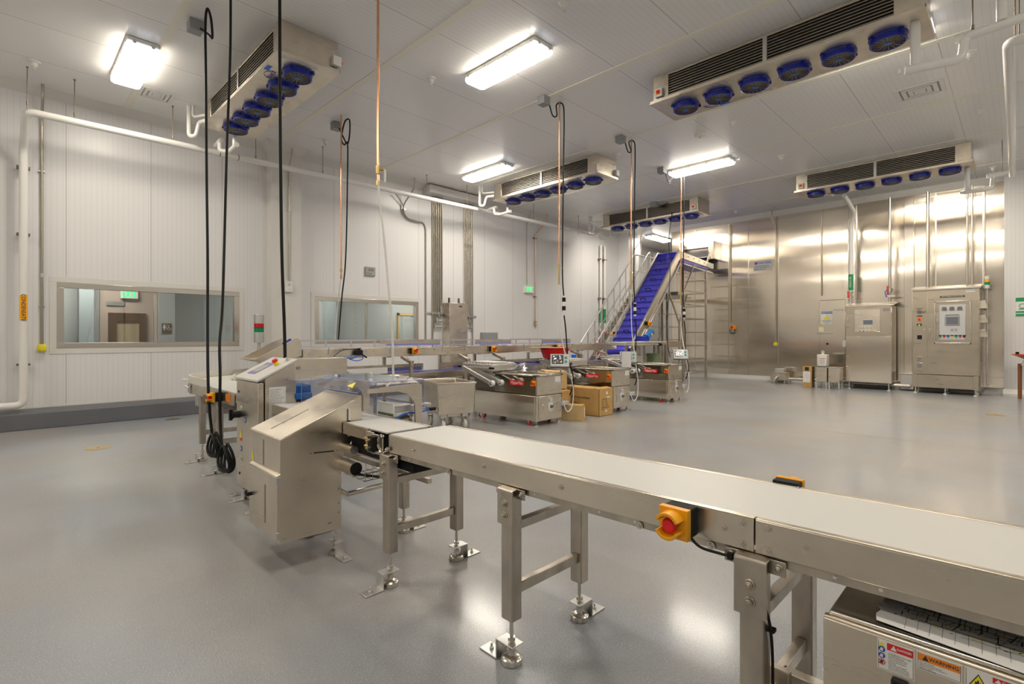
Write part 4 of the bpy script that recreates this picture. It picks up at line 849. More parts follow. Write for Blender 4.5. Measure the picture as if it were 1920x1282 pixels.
# loose things on and around them
t = T('plastic_wrap', 'heap of crumpled clear plastic on the first packing machine', 'plastic wrap', (6.35, 6.0, .79))
wr = MB(); rn = random.Random(9); n1, n2 = 16, 12
g_ = [[wr.b.verts.new((6.10+.45*i/(n1-1), 5.75+.5*j/(n2-1), .795+max(0, math.sin(math.pi*i/(n1-1))*math.sin(math.pi*j/(n2-1)))*.13+rn.uniform(0, .03))) for i in range(n1)] for j in range(n2)]
for j in range(n2-1):
    for i in range(n1-1): wr.face([g_[j][i], g_[j][i+1], g_[j+1][i+1], g_[j+1][i]])
wr.build('sheet', 'bag', t, smooth=60)
t = T('paper_sheet', 'white paper hung over the screen of the second packing machine', 'paper', (8.35, 5.2, .9)); a = Vector((8.37, 5.22, .955)); uu = Vector((.6, -.8, 0)); MB().obox(a+Vector((-.055, -.04, -.005))-uu*.06, uu, (0, 0, 1), (.8, .6, 0), .085, .14, .004).build('sheet', 'paper', t)
fl = MB(); f2 = Vector((-.055, -.04, -.005)); o_ = a+f2-Vector((.8, .6, 0))*.0055-uu*.145+Vector((0, 0, .135))
for k in range(20): fl.quad(o_-Vector((0, 0, k*.0135)), o_+uu*.165-Vector((0, 0, k*.0135)), o_+uu*.165-Vector((0, 0, k*.0135+.002)), o_-Vector((0, 0, k*.0135+.002)))
fl.build('ruled_line', 'lgrey', t)

def carton(name, label, cx_, cy_, rz, w_, d_, h_, m='card', open_=True):
    t = T(name, label, 'box', (cx_, cy_, 0), rz); th = .006
    b = MB().box(-w_/2, w_/2, -d_/2, -d_/2+th, 0, h_).box(-w_/2, w_/2, d_/2-th, d_/2, 0, h_).box(-w_/2, -w_/2+th, -d_/2, d_/2, 0, h_).box(w_/2-th, w_/2, -d_/2, d_/2, 0, h_).box(-w_/2, w_/2, -d_/2, d_/2, 0, th)
    b.build('walls', m, t, False)
    f = MB()
    if open_:
        f.prism([(-w_/2, -d_/2+.01, h_), (w_/2, -d_/2+.01, h_), (w_/2-.02, -d_/2+.12, h_+.02), (-w_/2+.02, -d_/2+.12, h_+.015)], (0, 0, .005))
        f.prism([(-w_/2, d_/2-.01, h_), (w_/2, d_/2-.01, h_), (w_/2-.02, d_/2-.13, h_+.03), (-w_/2+.02, d_/2-.13, h_+.02)], (0, 0, .005))
        f.prism([(-w_/2+.01, -d_/2, h_), (-w_/2+.01, d_/2, h_), (-w_/2+.09, d_/2-.02, h_+.03), (-w_/2+.09, -d_/2+.02, h_+.028)], (0, 0, .005))
    else: f.box(-w_/2, w_/2, -d_/2, d_/2, h_-.005, h_)
    f.build('flap', m, t, False)
    return t
t = carton('soap_carton', 'big open brown carton with black print between the first two packing machines', 7.52, 5.51, R(0), .42, .70, .47)
text('AUTOMATIC SOAP DISPENSER', .045, (-.212, .09, .30), '-X', 'ink', t, world=False, bold=.01, sx=.80)
o = MB()
for z in (.175, .105):
    for a, b, c, d in ((.16, .26, z, z+.003), (.16, .26, z+.04, z+.043), (.16, .163, z, z+.043), (.257, .26, z, z+.043)): o.box(-.2115, -.2105, a, b, c, d)
o.build('tick_box', 'ink', t, False); text('Chrome', .035, (-.212, .11, .197), '-X', 'ink', t, world=False); text('Black', .035, (-.212, .12, .127), '-X', 'ink', t, world=False)
text('CONTENTS:\nQTY    4 PCS\nN.W.   11 KGS\nG.W.   13 KGS\nMEAS 60x42x47CM\nC/NO.', .036, (-.13, -.352, .20), '-Y', 'ink', t, align='LEFT', world=False, sx=.8)
lb = MB().box(.0, .05, -.352, -.351, .37, .42).box(.02, .12, -.352, -.351, .31, .335).box(-.03, .03, -.352, -.351, .07, .10); lb.build('label', 'paper', t, False)
t = carton('tilted_carton', 'small battered carton with yellow tape lying by the first packing machine', 6.78, 5.30, R(28), .24, .34, .25, 'card2', False)
MB().box(-.02, .025, -.176, -.1705, 0, .252).box(-.02, .025, -.176, .17, .249, .2525).box(-.125, .10, -.176, -.171, 0, .03).build('tape', 'tape', t, False); MB().box(.03, .10, -.176, -.171, .04, .2).build('label', 'paper', t, False)
carton('stacked_carton', 'plain brown carton half hidden behind the packing machine control screen', 7.02, 5.92, R(3), .36, .46, .42, 'card', True)
carton('stacked_carton', 'upper plain carton resting on the one behind the control screen', 7.04, 5.98, R(-5), .34, .40, .3, 'card2', True).location.z = .455

# ================================================================ TOTE BIN ON WHEELS
t = T('tote_bin', 'square stainless tote bin on white caster wheels', 'tote bin', (4.47, 5.96, 0), R(-17))
W_, D_ = .60, .80
def shell(z0, z1, i0, i1, th=.012):
    mb = MB(); O = [(i0, i0, z0), (W_-i0, i0, z0), (W_-i0, D_-i0, z0), (i0, D_-i0, z0)]; U = [(i1, i1, z1), (W_-i1, i1, z1), (W_-i1, D_-i1, z1), (i1, D_-i1, z1)]
    o = [mb.b.verts.new(p) for p in O]; u = [mb.b.verts.new(p) for p in U]
    oi = [mb.b.verts.new((p[0]+(th if p[0] < W_/2 else -th), p[1]+(th if p[1] < D_/2 else -th), z0+th)) for p in O]; ui = [mb.b.verts.new((p[0]+(th if p[0] < W_/2 else -th), p[1]+(th if p[1] < D_/2 else -th), z1)) for p in U]
    for k in range(4):
        j = (k+1) % 4; mb.face([o[k], o[j], u[j], u[k]]); mb.face([oi[j], oi[k], ui[k], ui[j]]); mb.face([u[k], u[j], ui[j], ui[k]])
    mb.face(o[::-1]); mb.face(oi); return mb
shell(.245, .70, .03, .0).build('bin', 'steel', t, False, bevel=.03)
rim = MB().tube([(0, 0, .70), (W_, 0, .70), (W_, D_, .70), (0, D_, .70)], .014, 8, True); rim.build('rim', 'chrome', t, False)
MB().box(.0, .012, .03, .16, .30, .34).build('nameplate', 'alu', t, False, bevel=.002)
for i, (x, y) in enumerate(((.12, .12), (W_-.14, .12), (.12, D_-.14), (W_-.14, D_-.14))):
    w_ = MB().lathe([(.03, -.022), (.074, -.022), (.08, -.014), (.08, .014), (.074, .022), (.03, .022)], (x, y, .081), (1, 0, 0), 26).build('caster_wheel', 'wheel', t, False)
    MB().cyl((x-.03, y, .081), (x+.03, y, .081), .032, n=18).build('wheel_hub', 'jug', w_, False)
    MB().prism([(x-.036, y-.03, .20), (x-.036, y+.04, .20), (x-.036, y+.02, .07), (x-.036, y-.02, .07)], (.004, 0, 0)).prism([(x+.032, y-.03, .20), (x+.032, y+.04, .20), (x+.032, y+.02, .07), (x+.032, y-.02, .07)], (.004, 0, 0)).box(x-.045, x+.045, y-.05, y+.05, .195, .245).build('caster_fork', 'alu', w_, False, bevel=.002)
MB().box(.2, .4, .1, .7, .20, .245).build('undercarriage', 'steel', t, False)

# ================================================================ LONG PACKING-LINE CONVEYORS
YA_, YB_ = 7.20, 7.62
t = T('upper_line_conveyor', 'long upper steel conveyor with three yellow stop buttons running to the blue incline', 'conveyor', (7, 7.4, 0))
p = MB()
for y, s in ((YA_, 1), (YB_, -1)):
    for a, b in ((3.05, 4.02), (4.025, 6.60), (6.605, 9.1), (9.105, 10.95)): p.box(a, b, min(y, y+.01*s), max(y, y+.01*s), 1.07, 1.205); p.box(a, b, min(y, y+.03*s), max(y, y+.03*s), 1.20, 1.207); p.box(a, b, min(y, y+.05*s), max(y, y+.05*s), 1.06, 1.068)
p.build('side_plate', 'steel', t, bevel=.003); MB().box(3.05, 10.95, YA_+.02, YB_-.02, 1.185, 1.197).build('belt', 'belt_blue', t)
for k in range(26): x = 3.3+k*.29; bolts(t, [((x, YA_, 1.10+.06*(k % 2)), (0, -1, 0), .009, .01)])
for x in (3.18, 4.01): MB().cyl((x, YA_-.008, 1.14), (x, YA_, 1.14), .05, n=20).build('bearing_cap', 'chrome', t)
rl = MB()
for a, b2 in ((3.05, 4.62), (5.3, 6.6), (7.6, 8.6)): rl.box(a, b2, YB_-.004, YB_+.006, 1.31, 1.335); rl.box(a, b2, YB_-.004, YB_+.01, 1.225, 1.24)
for k in range(15): x = 3.15+k*.42; rl.box(x, x+.03, YB_, YB_+.008, 1.18, 1.33)
for k in range(12): x = 3.42+k*.52; rl.box(x, x+.022, YA_-.014, YA_, 1.12, 1.225)
rl.build('guide_rail', 'alu', t)
MB().box(4.62, 5.75, YB_-.03, YB_-.024, 1.225, 1.33).box(6.6, 7.6, YB_-.03, YB_-.024, 1.225, 1.32).box(8.6, 9.6, YB_-.03, YB_-.024, 1.22, 1.32).build('clear_guide', 'polyedge', t)
MB().box(4.5, 5.75, YB_-.036, YB_-.03, 1.255, 1.33).box(6.6, 7.6, YB_-.036, YB_-.03, 1.26, 1.325).box(8.6, 9.6, YB_-.036, YB_-.03, 1.25, 1.325).build('guide_plate', 'steel', t)
for x in (3.35, 4.69, 5.88, 6.74, 8.31, 9.15, 10.10):
    l = MB().box(x-.025, x+.025, 6.93, 6.98, .10, .985).bar((x, 6.955, .97), (x, 7.22, 1.055), .05, .05).box(x-.03, x+.03, 6.915, 6.93, .90, 1.0); l.bolt((x, 6.915, .97), (0, -1, 0), .009).bolt((x, 6.915, .93), (0, -1, 0), .009)
    l.build('leg', 'leg', t, bevel=.004)
    MB().box(x-.025, x+.025, 7.74, 7.79, .10, 1.05).box(x-.04, x+.04, 7.60, 7.80, 1.03, 1.06).build('leg', 'leg', t, bevel=.004); MB().box(x-.02, x+.02, 6.98, 7.74, .30, .34).build('crossbar', 'leg', t)
    f = MB()
    for y in (6.955, 7.765): f.cyl((x, y, .02), (x, y, .10), .01).lathe([(.04, 0), (.04, .02), (.012, .03), (.012, .04)], (x, y, 0), (0, 0, 1), 14)
    f.build('levelling_foot', 'chrome', t)
for x in (4.88, 6.66, 8.60): estop_box(t, (x, YA_, 1.145), (0, -1, 0), .10, black_depth=.07)
q = MB().obox((3.88, 7.15, 1.14), (1, 0, 0), (0, 1, 0), (0, 0, 1), .05, .04, .04).cyl((3.88, 7.15, 1.18), (3.88, 7.15, 1.21), .025).cyl((3.93, 7.14, 1.11), (4.0, 7.12, 1.06), .012).build('air_valve', 'black', t, bevel=.006)
MB().tube(cat_curve([(3.55, 7.12, 1.03), (3.62, 7.1, 1.08), (3.74, 7.1, 1.06), (3.84, 7.12, 1.10)]), .012, 8).tube(cat_curve([(3.70, 7.1, 1.05), (3.82, 7.1, 1.02), (3.93, 7.12, 1.05), (3.92, 7.14, 1.13)]), .007, 8).build('air_tube', 'tube_blue', t); MB().tube(cat_curve([(3.45, 7.15, 1.07), (3.6, 7.13, 1.18), (3.85, 7.14, 1.20)]), .006, 6).build('cable', 'black', t)
# hopper plates on its near end
hp = MB()
for y in (7.08, 7.62): hp.prism([(2.35, y, 1.08), (2.62, y, 1.02), (2.98, y, 1.12), (2.98, y, 1.28), (2.94, y, 1.36), (2.90, y, 1.37)], (0, .006, 0))
hp.prism([(2.36, 7.09, 1.08), (2.95, 7.09, 1.10), (2.95, 7.62, 1.10), (2.36, 7.62, 1.08)], (0, 0, .006)).prism([(2.50, 7.07, 1.06), (2.72, 7.07, 1.13), (2.80, 7.07, 1.02)], (0, -.006, 0)).build('chute', 'steel', t, bevel=.002)
MB().cyl((2.84, 7.35, 1.27), (2.94, 7.35, 1.33), .035).cyl((2.92, 7.18, 1.12), (2.95, 7.18, 1.24), .02).build('drive_motor', 'fan_blue', t)
t = T('lower_line_conveyor', 'long lower steel conveyor with blue belt behind the packing machines', 'conveyor', (7, 7.4, .6))
MB().box(3.6, 11.0, YA_, YA_+.01, .665, .775).box(3.6, 11.0, YB_-.01, YB_, .665, .775).build('side_plate', 'steel', t, bevel=.003); MB().box(3.6, 11.0, YA_+.015, YB_-.015, .76, .782).build('belt', 'belt_blue', t)
MB().box(3.5, 5.4, YB_+.005, YB_+.012, .79, .905).box(5.75, 9.2, YB_+.005, YB_+.012, .79, .90).build('back_guide', 'steel', t); MB().box(4.1, 5.35, YB_-.006, YB_, .785, .85).box(6.1, 9.1, YB_-.006, YB_, .785, .84).build('clear_guide', 'polyedge', t)
for k in range(20): bolts(t, [((3.9+k*.37, YA_, .72), (0, -1, 0), .009, .01)])
MB().box(3.55, 4.30, 7.02, 7.03, .80, .905).box(3.55, 4.30, 7.02, 7.19, .80, .81).build('white_guide', 'white', t)
ch = MB(); A = [(3.7, 6.98, .79), (4.5, 6.98, .79), (4.45, 7.19, .79), (3.7, 7.19, .79)]; B = [(3.85, 6.86, .66), (4.72, 6.78, .66), (4.45, 7.19, .66), (3.85, 7.19, .66)]
for k in range(4): ch.quad(A[k], A[(k+1) % 4], B[(k+1) % 4], B[k])
ch.build('chute', 'steel', t); MB().box(3.2, 3.56, 7.05, 7.5, .90, 1.02).build('end_box', 'steel', t, bevel=.004); MB().cyl((3.55, 7.2, .60), (3.55, 7.2, .80), .045).box(3.3, 3.5, 7.1, 7.3, .74, .84).build('roller_mount', 'white', t)
lg = MB()
for x in (4.2, 6.3, 8.0, 10.5):
    for y in (7.22, 7.60): lg.b.verts.ensure_lookup_table(); MB().box(x-.02, x+.02, y-.02, y+.02, 0, .665).build('leg', 'leg', t, bevel=.003)
lg.b.free()
MB().box(5.05, 5.12, 7.13, 7.2, .60, .66).build('emergency_stop', 'orange', t, bevel=.006)

# red tub with a cardboard sheet, on the outfeed of the second machine
t = T('red_tub', 'round red plastic tub on the second packing machine outfeed', 'tub', (7.72, 6.5, .955))
MB().lathe([(0, 0), (.215, 0), (.225, .01), (.285, .185), (.305, .19), (.305, .20), (.275, .20), (.215, .02), (0, .02)], (7.72, 6.5, .96), (0, 0, 1), 40).build('tub', 'red', t, smooth=50)
t = T('cardboard_sheet', 'flat cardboard sheet lying across the red tub', 'cardboard', (7.66, 6.5, 1.165)); MB().prism([(7.18, 6.62, 1.168), (7.62, 6.14, 1.163), (8.02, 6.52, 1.163), (7.58, 6.98, 1.168)], (0, 0, .006)).build('sheet', 'card', t)
t = T('blue_canister', 'small blue cap canister beside the red tub', 'canister', (8.15, 6.35, .955)); MB().cyl((8.13, 6.35, .955), (8.13, 6.35, 1.02), .05, n=20).build('cap', 'tube_blue', t, bevel=.006); MB().cyl((8.02, 6.42, .955), (8.02, 6.42, 1.035), .035, n=18).build('bottle', 'white', t)
MB().cyl((8.13, 6.35, .951), (8.13, 6.35, .957), .052, n=20).build('base_ring', 'white', t)

# ================================================================ INCLINE CONVEYOR
t = T('incline_conveyor', 'tall blue cleated incline conveyor climbing to the freezer inlet', 'conveyor', (12.5, 7.3, 0))
P0, P1 = Vector((11.30, 0, 1.02)), Vector((13.92, 0, 3.80)); u = (P1-P0).normalized(); w_ = Vector((-u.z, 0, u.x)); Ln = (P1-P0).length
yn, yf = 7.0, 7.66
for y in (yn, yf): MB().obox((P0+P1)/2+Vector((0, y, -.02)), u, (0, 1, 0), w_, Ln/2, .012, .11).obox((P0+P1)/2+Vector((0, y, .0))+w_*.09, u, (0, 1, 0), w_, Ln/2, .03, .008).build('side_plate', 'chrome', t, bevel=.004)
MB().obox((P0+P1)/2+Vector((0, (yn+yf)/2, 0))-w_*.10, u, (0, 1, 0), w_, Ln/2-.1, .31, .015).build('return_belt', 'dark', t)
MB().obox((P0+P1)/2+Vector((0, (yn+yf)/2, 0))+w_*.02, u, (0, 1, 0), w_, Ln/2, .315, .01).build('belt', 'blue_deep', t)
cl = MB()
for k in range(17): c = P0+u*(.15+k*.225)+Vector((0, (yn+yf)/2, 0)); cl.obox(c+w_*.055, u, (0, 1, 0), w_, .006, .31, .032)
cl.build('cleat', 'blue_deep', t)
for k in range(9):
    c = P0+u*(.25+k*.40)+Vector((0, (yn+yf)/2, 0)); cv = MB().obox(c+w_*.10, u, (0, 1, 0), w_, .19, .315, .003).build('clear_cover', 'poly', t)
    c2 = c+w_*.103; MB().tube(bend([c2-u*.08+Vector((0, -.075, 0)), c2-u*.08+w_*.05+Vector((0, -.075, 0)), c2-u*.08+w_*.05+Vector((0, .075, 0)), c2-u*.08+Vector((0, .075, 0))], .02, 4), .011, 8).build('cover_handle', 'black', cv)
MB().obox((P0+P1)/2+Vector((0, yn-.03, 0))-w_*.17, u, (0, 1, 0), w_, Ln/2-.15, .02, .02).obox((P0+P1)/2+Vector((0, yf+.03, 0))-w_*.17, u, (0, 1, 0), w_, Ln/2-.15, .02, .02).build('under_rail', 'alu', t)
nb = MB().cyl((11.28, yn+.03, 1.0), (11.28, yf-.03, 1.0), .12, n=22).build('end_roller', 'blue_deep', t)
m = MB().cyl((11.62, 6.72, 1.38), (11.82, 6.72, 1.50), .08, n=20).cyl((11.55, 6.72, 1.345), (11.62, 6.72, 1.38), .09, n=20).build('gear_motor', 'motor_blue', t, bevel=.008)
MB().box(11.46, 11.60, 6.66, 6.95, 1.26, 1.39).build('gear_head', 'fan_blue', m, bevel=.01); MB().box(11.68, 11.72, 6.635, 6.66, 1.40, 1.46).build('rating_label', 'yel', m)
estop_box(t, (12.05, yn-.01, 1.72), (0, -1, 0), .10, black_depth=.06); estop_box(t, (11.62, yf+.012, 1.45), (0, 1, 0), .10, black_depth=.05)
# head section feeding the freezer
MB().prism([(13.85, yn, 3.86), (16.05, yn, 3.70), (16.05, yn, 3.54), (13.85, yn, 3.66)], (0, .012, 0)).prism([(13.85, yf, 3.86), (16.05, yf, 3.70), (16.05, yf, 3.54), (13.85, yf, 3.66)], (0, -.012, 0)).build('head_plate', 'chrome', t, bevel=.003)
MB().prism([(13.9, yn+.02, 3.80), (16.0, yn+.02, 3.66), (16.0, yf-.02, 3.66), (13.9, yf-.02, 3.80)], (0, 0, .02)).prism([(14.05, yn-.01, 3.63), (15.8, yn-.01, 3.52), (15.8, yn-.01, 3.44), (14.05, yn-.01, 3.54)], (0, .6, 0)).build('head_belt', 'blue_deep', t)
MB().bar((14.0, yn-.02, 3.50), (16.1, yn-.02, 3.38), .03, .03).bar((14.0, yf, 3.50), (16.1, yf, 3.38), .03, .03).box(15.8, 16.06, yn-.06, yn, 3.52, 3.68).build('head_rail', 'alu', t)
for k in range(6): bolts(t, [((14.1+k*.35, yn, 3.76-k*.025), (0, -1, 0), .012, .012)], 'dark_steel')
# support frame below
for x, zt_ in ((12.85, 2.35), (13.12, 2.6), (14.02, 3.4), (15.56, 3.42)):
    for y in (6.97, 7.70):
        MB().box(x-.028, x+.028, y-.028, y+.028, .06, zt_).build('frame_post', 'leg', t, bevel=.004); MB().cyl((x, y, 0), (x, y, .06), .012).cyl((x, y, 0), (x, y, .02), .045).build('levelling_foot', 'chrome', t)
rg = MB()
for k in range(8): rg.box(14.02, 15.56, 6.955, 6.985, .27+k*.405, .30+k*.405)
for k in range(6): rg.box(12.85, 14.02, 6.955, 6.985, .55+k*.36, .575+k*.36); rg.box(13.12, 14.02, 7.69, 7.72, .45+k*.40, .475+k*.40)
for k in range(8): rg.box(15.55, 15.58, 6.98, 7.70, .27+k*.405, .30+k*.405)
rg.build('frame_rung', 'leg', t)
MB().bar((13.15, 6.94, 2.6), (13.75, 6.94, 1.75), .035, .035).bar((14.25, 6.94, 2.6), (13.75, 6.94, 1.75), .035, .035).bar((13.75, 6.94, 1.75), (13.75, 6.94, .1), .035, .035).bar((14.1, 6.95, 2.75), (14.75, 6.95, 3.55), .025, .025).build('brace', 'leg', t)
# ================================================================ ACCESS STAIR
t = T('access_stair', 'steel access stair with tubular handrails beside the blue incline', 'stairs', (12.3, 8.3, 0))
s0_, s1_ = Vector((10.95, 0, 0)), Vector((13.75, 0, 2.66)); u = (s1_-s0_).normalized()
for y in (7.98, 8.52): MB().bar(s0_+Vector((.1, y, .12)), s1_+Vector((0, y, -.02)), .02, .16).build('stringer', 'leg', t)
MB_t = MB()
for k in range(12): c = s0_+(s1_-s0_)*((k+1)/12.5); MB_t.box(c.x-.11, c.x+.11, 7.98, 8.52, c.z-.02, c.z)
MB_t.build('tread', 'alu', t); MB().box(13.7, 16.2, 7.75, 8.58, 2.62, 2.68).build('landing', 'leg', t, bevel=.004)
MB().box(13.72, 14.25, 6.96, 7.75, 2.56, 2.66).build('platform_frame', 'leg', t)
for y in (7.98, 8.50):
    h = MB(); a, b = s0_+Vector((0.25, y, 1.22)), s1_+Vector((.15, y, 1.25))
    h.tube(bend([a-Vector((.0, 0, 1.0)), a, b, b+Vector((2.0, 0, 0.0))], .08, 4), .021, 8); h.tube([a-Vector((0, 0, .45)), b-Vector((0, 0, .5)), b+Vector((2.0, 0, -.5))], .016, 8)
    h.build('handrail', 'alu', t)
    ps = MB()
    for k in range(9):
        c = a+(b-a)*(k/8.5); base = s0_+(s1_-s0_)*((k+.6)/9.2); ps.cyl((c.x, y, c.z-1.05), (c.x, y, c.z), .018, n=8)
    for k in range(9): ps.cyl((b.x+.05+k*.24, y, 2.68), (b.x+.05+k*.24, y, b.z), .013, n=8)
    ps.build('handrail_post', 'alu', t)
for x in (13.9, 16.0): MB().box(x-.03, x+.03, 8.50, 8.56, 0, 2.62).build('landing_post', 'leg', t)
# freezer inlet hood on the wall
t = T('freezer_inlet', 'steel inlet hood on the freezer wall above the incline conveyor head', 'inlet hood', (16.4, 7.5, 4))
XI = XR-.004; MB().box(16.15, XI, 6.98, 7.16, 3.86, 4.44).build('side_box', 'chrome', t, bevel=.006); MB().box(16.25, XI, 8.05, 8.2, 3.95, 4.42).build('side_box', 'chrome', t, bevel=.006); MB().prism([(16.15, 7.18, 3.93), (16.5, 7.18, 4.28), (16.5, 8.04, 4.28), (16.15, 8.04, 3.93)], (0, 0, .015)).build('sloping_plate', 'alu', t)
MB().box(16.42, XI, 7.16, 8.05, 4.30, 4.46).build('top_box', 'chrome', t, bevel=.005); MB().box(16.60, XI, 7.16, 8.05, 3.6, 4.3).build('opening', 'dark', t); MB().prism([(15.95, 7.10, 3.76), (16.02, 7.10, 3.76), (16.2, 7.10, 4.05), (16.12, 7.10, 4.10)], (0, .03, 0)).build('bracket', 'steel', t)
# small transfer conveyor across the incline foot
t = T('transfer_conveyor', 'short white topped transfer conveyor in front of the incline foot', 'conveyor', (11.2, 6.6, 0))
MB().box(10.15, 12.3, 6.42, 6.86, 1.17, 1.245).build('bed', 'alu', t, bevel=.006); MB().box(10.2, 12.2, 6.44, 6.84, 1.245, 1.252).build('belt', 'white', t); MB().cyl((10.15, 6.40, 1.18), (11.6, 6.40, 1.18), .02).build('edge_roller', 'chrome', t); MB().cyl((11.6, 6.40, 1.18), (11.72, 6.40, 1.18), .035).build('roller_end', 'black', t)
for x in (10.75, 12.1):
    for y in (6.48, 6.80): MB().box(x-.025, x+.025, y-.025, y+.025, 0, 1.17).build('leg', 'leg', t, bevel=.003)
MB().box(12.0, 12.95, 6.40, 6.42, 1.10, 1.25).build('end_plate', 'steel', t)
t = T('green_drum', 'dark green drum standing under the transfer conveyor', 'drum', (11.75, 6.62, 0)); MB().lathe([(0, 0), (.17, 0), (.17, .3), (.175, .31), (.17, .32), (.17, .62), (.175, .63), (.17, .64), (.17, .93), (.155, .95), (0, .95)], (11.75, 6.64, 0), (0, 0, 1), 28).build('drum', 'olive', t); MB().box(11.58, 11.6, 6.52, 6.6, .5, .56).build('label', 'yel', t)
t = T('steel_tank', 'polished steel tank with clamped lid behind the frame', 'tank', (13.4, 7.35, 0)); MB().lathe([(0, .25), (.22, .27), (.22, 1.12), (.235, 1.13), (.235, 1.16), (.20, 1.2), (0, 1.25)], (13.4, 7.35, 0), (0, 0, 1), 28).build('tank', 'chrome', t)
lg = MB()
for a in range(3): lg.cyl((13.4+.18*math.cos(a*2.09), 7.35+.18*math.sin(a*2.09), 0), (13.4+.18*math.cos(a*2.09), 7.35+.18*math.sin(a*2.09), .3), .015)
lg.build('leg', 'chrome', t); MB().cyl((13.4, 7.35, 1.24), (13.4, 7.35, 1.36), .05).cyl((13.3, 7.35, 1.30), (13.5, 7.35, 1.30), .03).build('clamp_valve', 'chrome', t)
# ================================================================ PIPES
def pipe(name, label, cat, m, pts, r, rad=.12, parts=(), n=12):
    t = T(name, label, cat, pts[0])
    MB().tube(bend(pts, rad), r, n).build('pipe', m, t, smooth=60)
    return t
t = pipe('condensate_pipe', 'long white condensate pipe running under the ceiling along the window wall', 'pipe', 'pvc', [(-.6, 10.50, .36), (.275, 10.50, .37), (.275, 10.50, 4.15), (.29, 9.97, 4.57), (6, 9.97, 4.63), (13.9, 9.97, 4.72)], .052, .10)
MB().box(.228, .318, 10.444, 10.447, 1.63, 2.0).build('yellow_label', 'yellow', t); text('CONDENSATE', .066, (.272, 10.442, 1.815), '-Y', 'ink', t, rot=-math.pi/2, sx=.92, bold=.01)
f = MB()
for x, yy in ((.30, 9.97), (.81, 9.97), (2.05, 9.97), (3.35, 9.97), (4.62, 9.97), (7.16, 9.97), (8.40, 9.97), (10.9, 9.97), (13.0, 9.97)): f.cyl((x, yy, 4.6), (x, yy, CZ), .006, n=8).cyl((x, yy, 4.66), (x, yy, 4.71), .012, n=8).cyl((x, yy, CZ-.012), (x, yy, CZ), .016, n=8)
f.build('hanger_rod', 'rod', t)
c = MB()
for x in (2.75, 3.05): c.cyl((x-.006, 9.97, 4.596), (x+.006, 9.97, 4.597), .056, n=14)
for z in (.95, 2.9, 3.9): c.box(.20, .35, 10.55, 10.70, z, z+.03)
c.build('pipe_clamp', 'rod', t)
def drain(x, label, yd=9.42):
    """trap and supply bends at the end of a cooler beside the window wall"""
    t = T('drain_trap', label, 'pipe', (x, 9.5, 4.8))
    m = MB().tube(bend([(x-.14, 9.78, CZ), (x-.14, 9.78, 4.70), (x-.06, 9.70, 4.70), (x-.02, 9.66, 4.93), (x+.06, 9.44, 4.93)], .06), .034, 10)
    m.tube(bend([(x-.09, 9.74, CZ), (x-.09, 9.74, 5.02), (x+.06, 9.44, 5.02)], .06), .022, 10)
    m.tube(bend([(x+.42, 9.33, 4.80), (x+.42, 9.33, 4.56), (x+.42, 9.62, 4.55), (x+.30, 9.70, 4.55), (x+.30, 9.72, 4.72), (x+.30, 9.95, 4.70)], .05), .036, 10)
    m.cyl((x+.42, 9.24, 4.565), (x+.42, 9.36, 4.565), .036, n=14).cyl((x+.42, 9.22, 4.565), (x+.42, 9.24, 4.565), .042, n=14).cyl((x+.30, 9.60, 4.72), (x+.30, 9.72, 4.72), .036, n=12)
    m.build('pipe', 'pvc', t, smooth=60)
drain(2.38, 'white trap pipe at the wall end of the cooler by the drop cables'); drain(8.80, 'white trap pipe at the wall end of the middle cooler'); drain(13.48, 'white trap pipe at the wall end of the far cooler')
t = T('cooler_drain_pipe', 'white pipe with elbows under the end of the largest cooler top right', 'pipe', (7.2, .6, 4.3))
MB().tube([(7.02, .82, 4.80), (7.02, .82, 4.30)], .045, 14).tube([(7.12, .80, 4.80), (7.12, .80, 4.34)], .018, 10).tube(bend([(6.96, .90, 4.28), (7.12, .44, 4.29), (7.13, .42, 4.52), (7.12, .30, 4.52), (7.06, -.6, 4.52)], .08), .045, 14).cyl((7.13, .42, 4.52), (7.14, .50, 4.52), .045, n=14).cyl((6.95, .93, 4.28), (6.945, .95, 4.28), .03, n=10).tube(bend([(7.09, .14, 4.55), (7.09, .14, CZ)], .05), .045, 14).build('pipe', 'pvc', t, smooth=60)
MB().cyl((7.10, .36, 4.56), (7.10, .36, CZ), .007, n=8).cyl((7.10, .36, 4.56), (7.10, .36, 4.60), .014, n=8).build('hanger_rod', 'rod', t)
t = T('return_pipe', 'long white pipe running from the freezer wall cooler toward the upper right edge', 'pipe', (10, .12, 4.5))
MB().tube(bend([(7.52, -.9, 4.48), (7.55, .10, 4.50), (13.95, .13, 4.52), (13.95, .14, 4.58), (13.95, .36, 4.58), (13.95, .42, 4.58)], .08), .05, 14).tube(bend([(13.95, .40, 4.58), (13.95, .42, 4.34), (13.92, .50, 4.32), (13.86, .84, 4.31)], .05), .042, 12).cyl((13.95, .36, 4.58), (13.93, .50, 4.58), .042, n=12).tube([(13.86, .78, 4.80), (13.86, .78, 4.31)], .045, 12).cyl((13.86, .84, 4.31), (13.86, .89, 4.31), .03, n=10).build('pipe', 'pvc', t, smooth=60)
MB().cyl((13.8, .27, 4.60), (13.8, .27, CZ), .007, n=8).cyl((7.50, .05, 4.54), (7.50, .05, CZ), .006, n=8).cyl((7.53, .02, 4.54), (7.53, .02, CZ), .006, n=8).build('hanger_rod', 'rod', t)

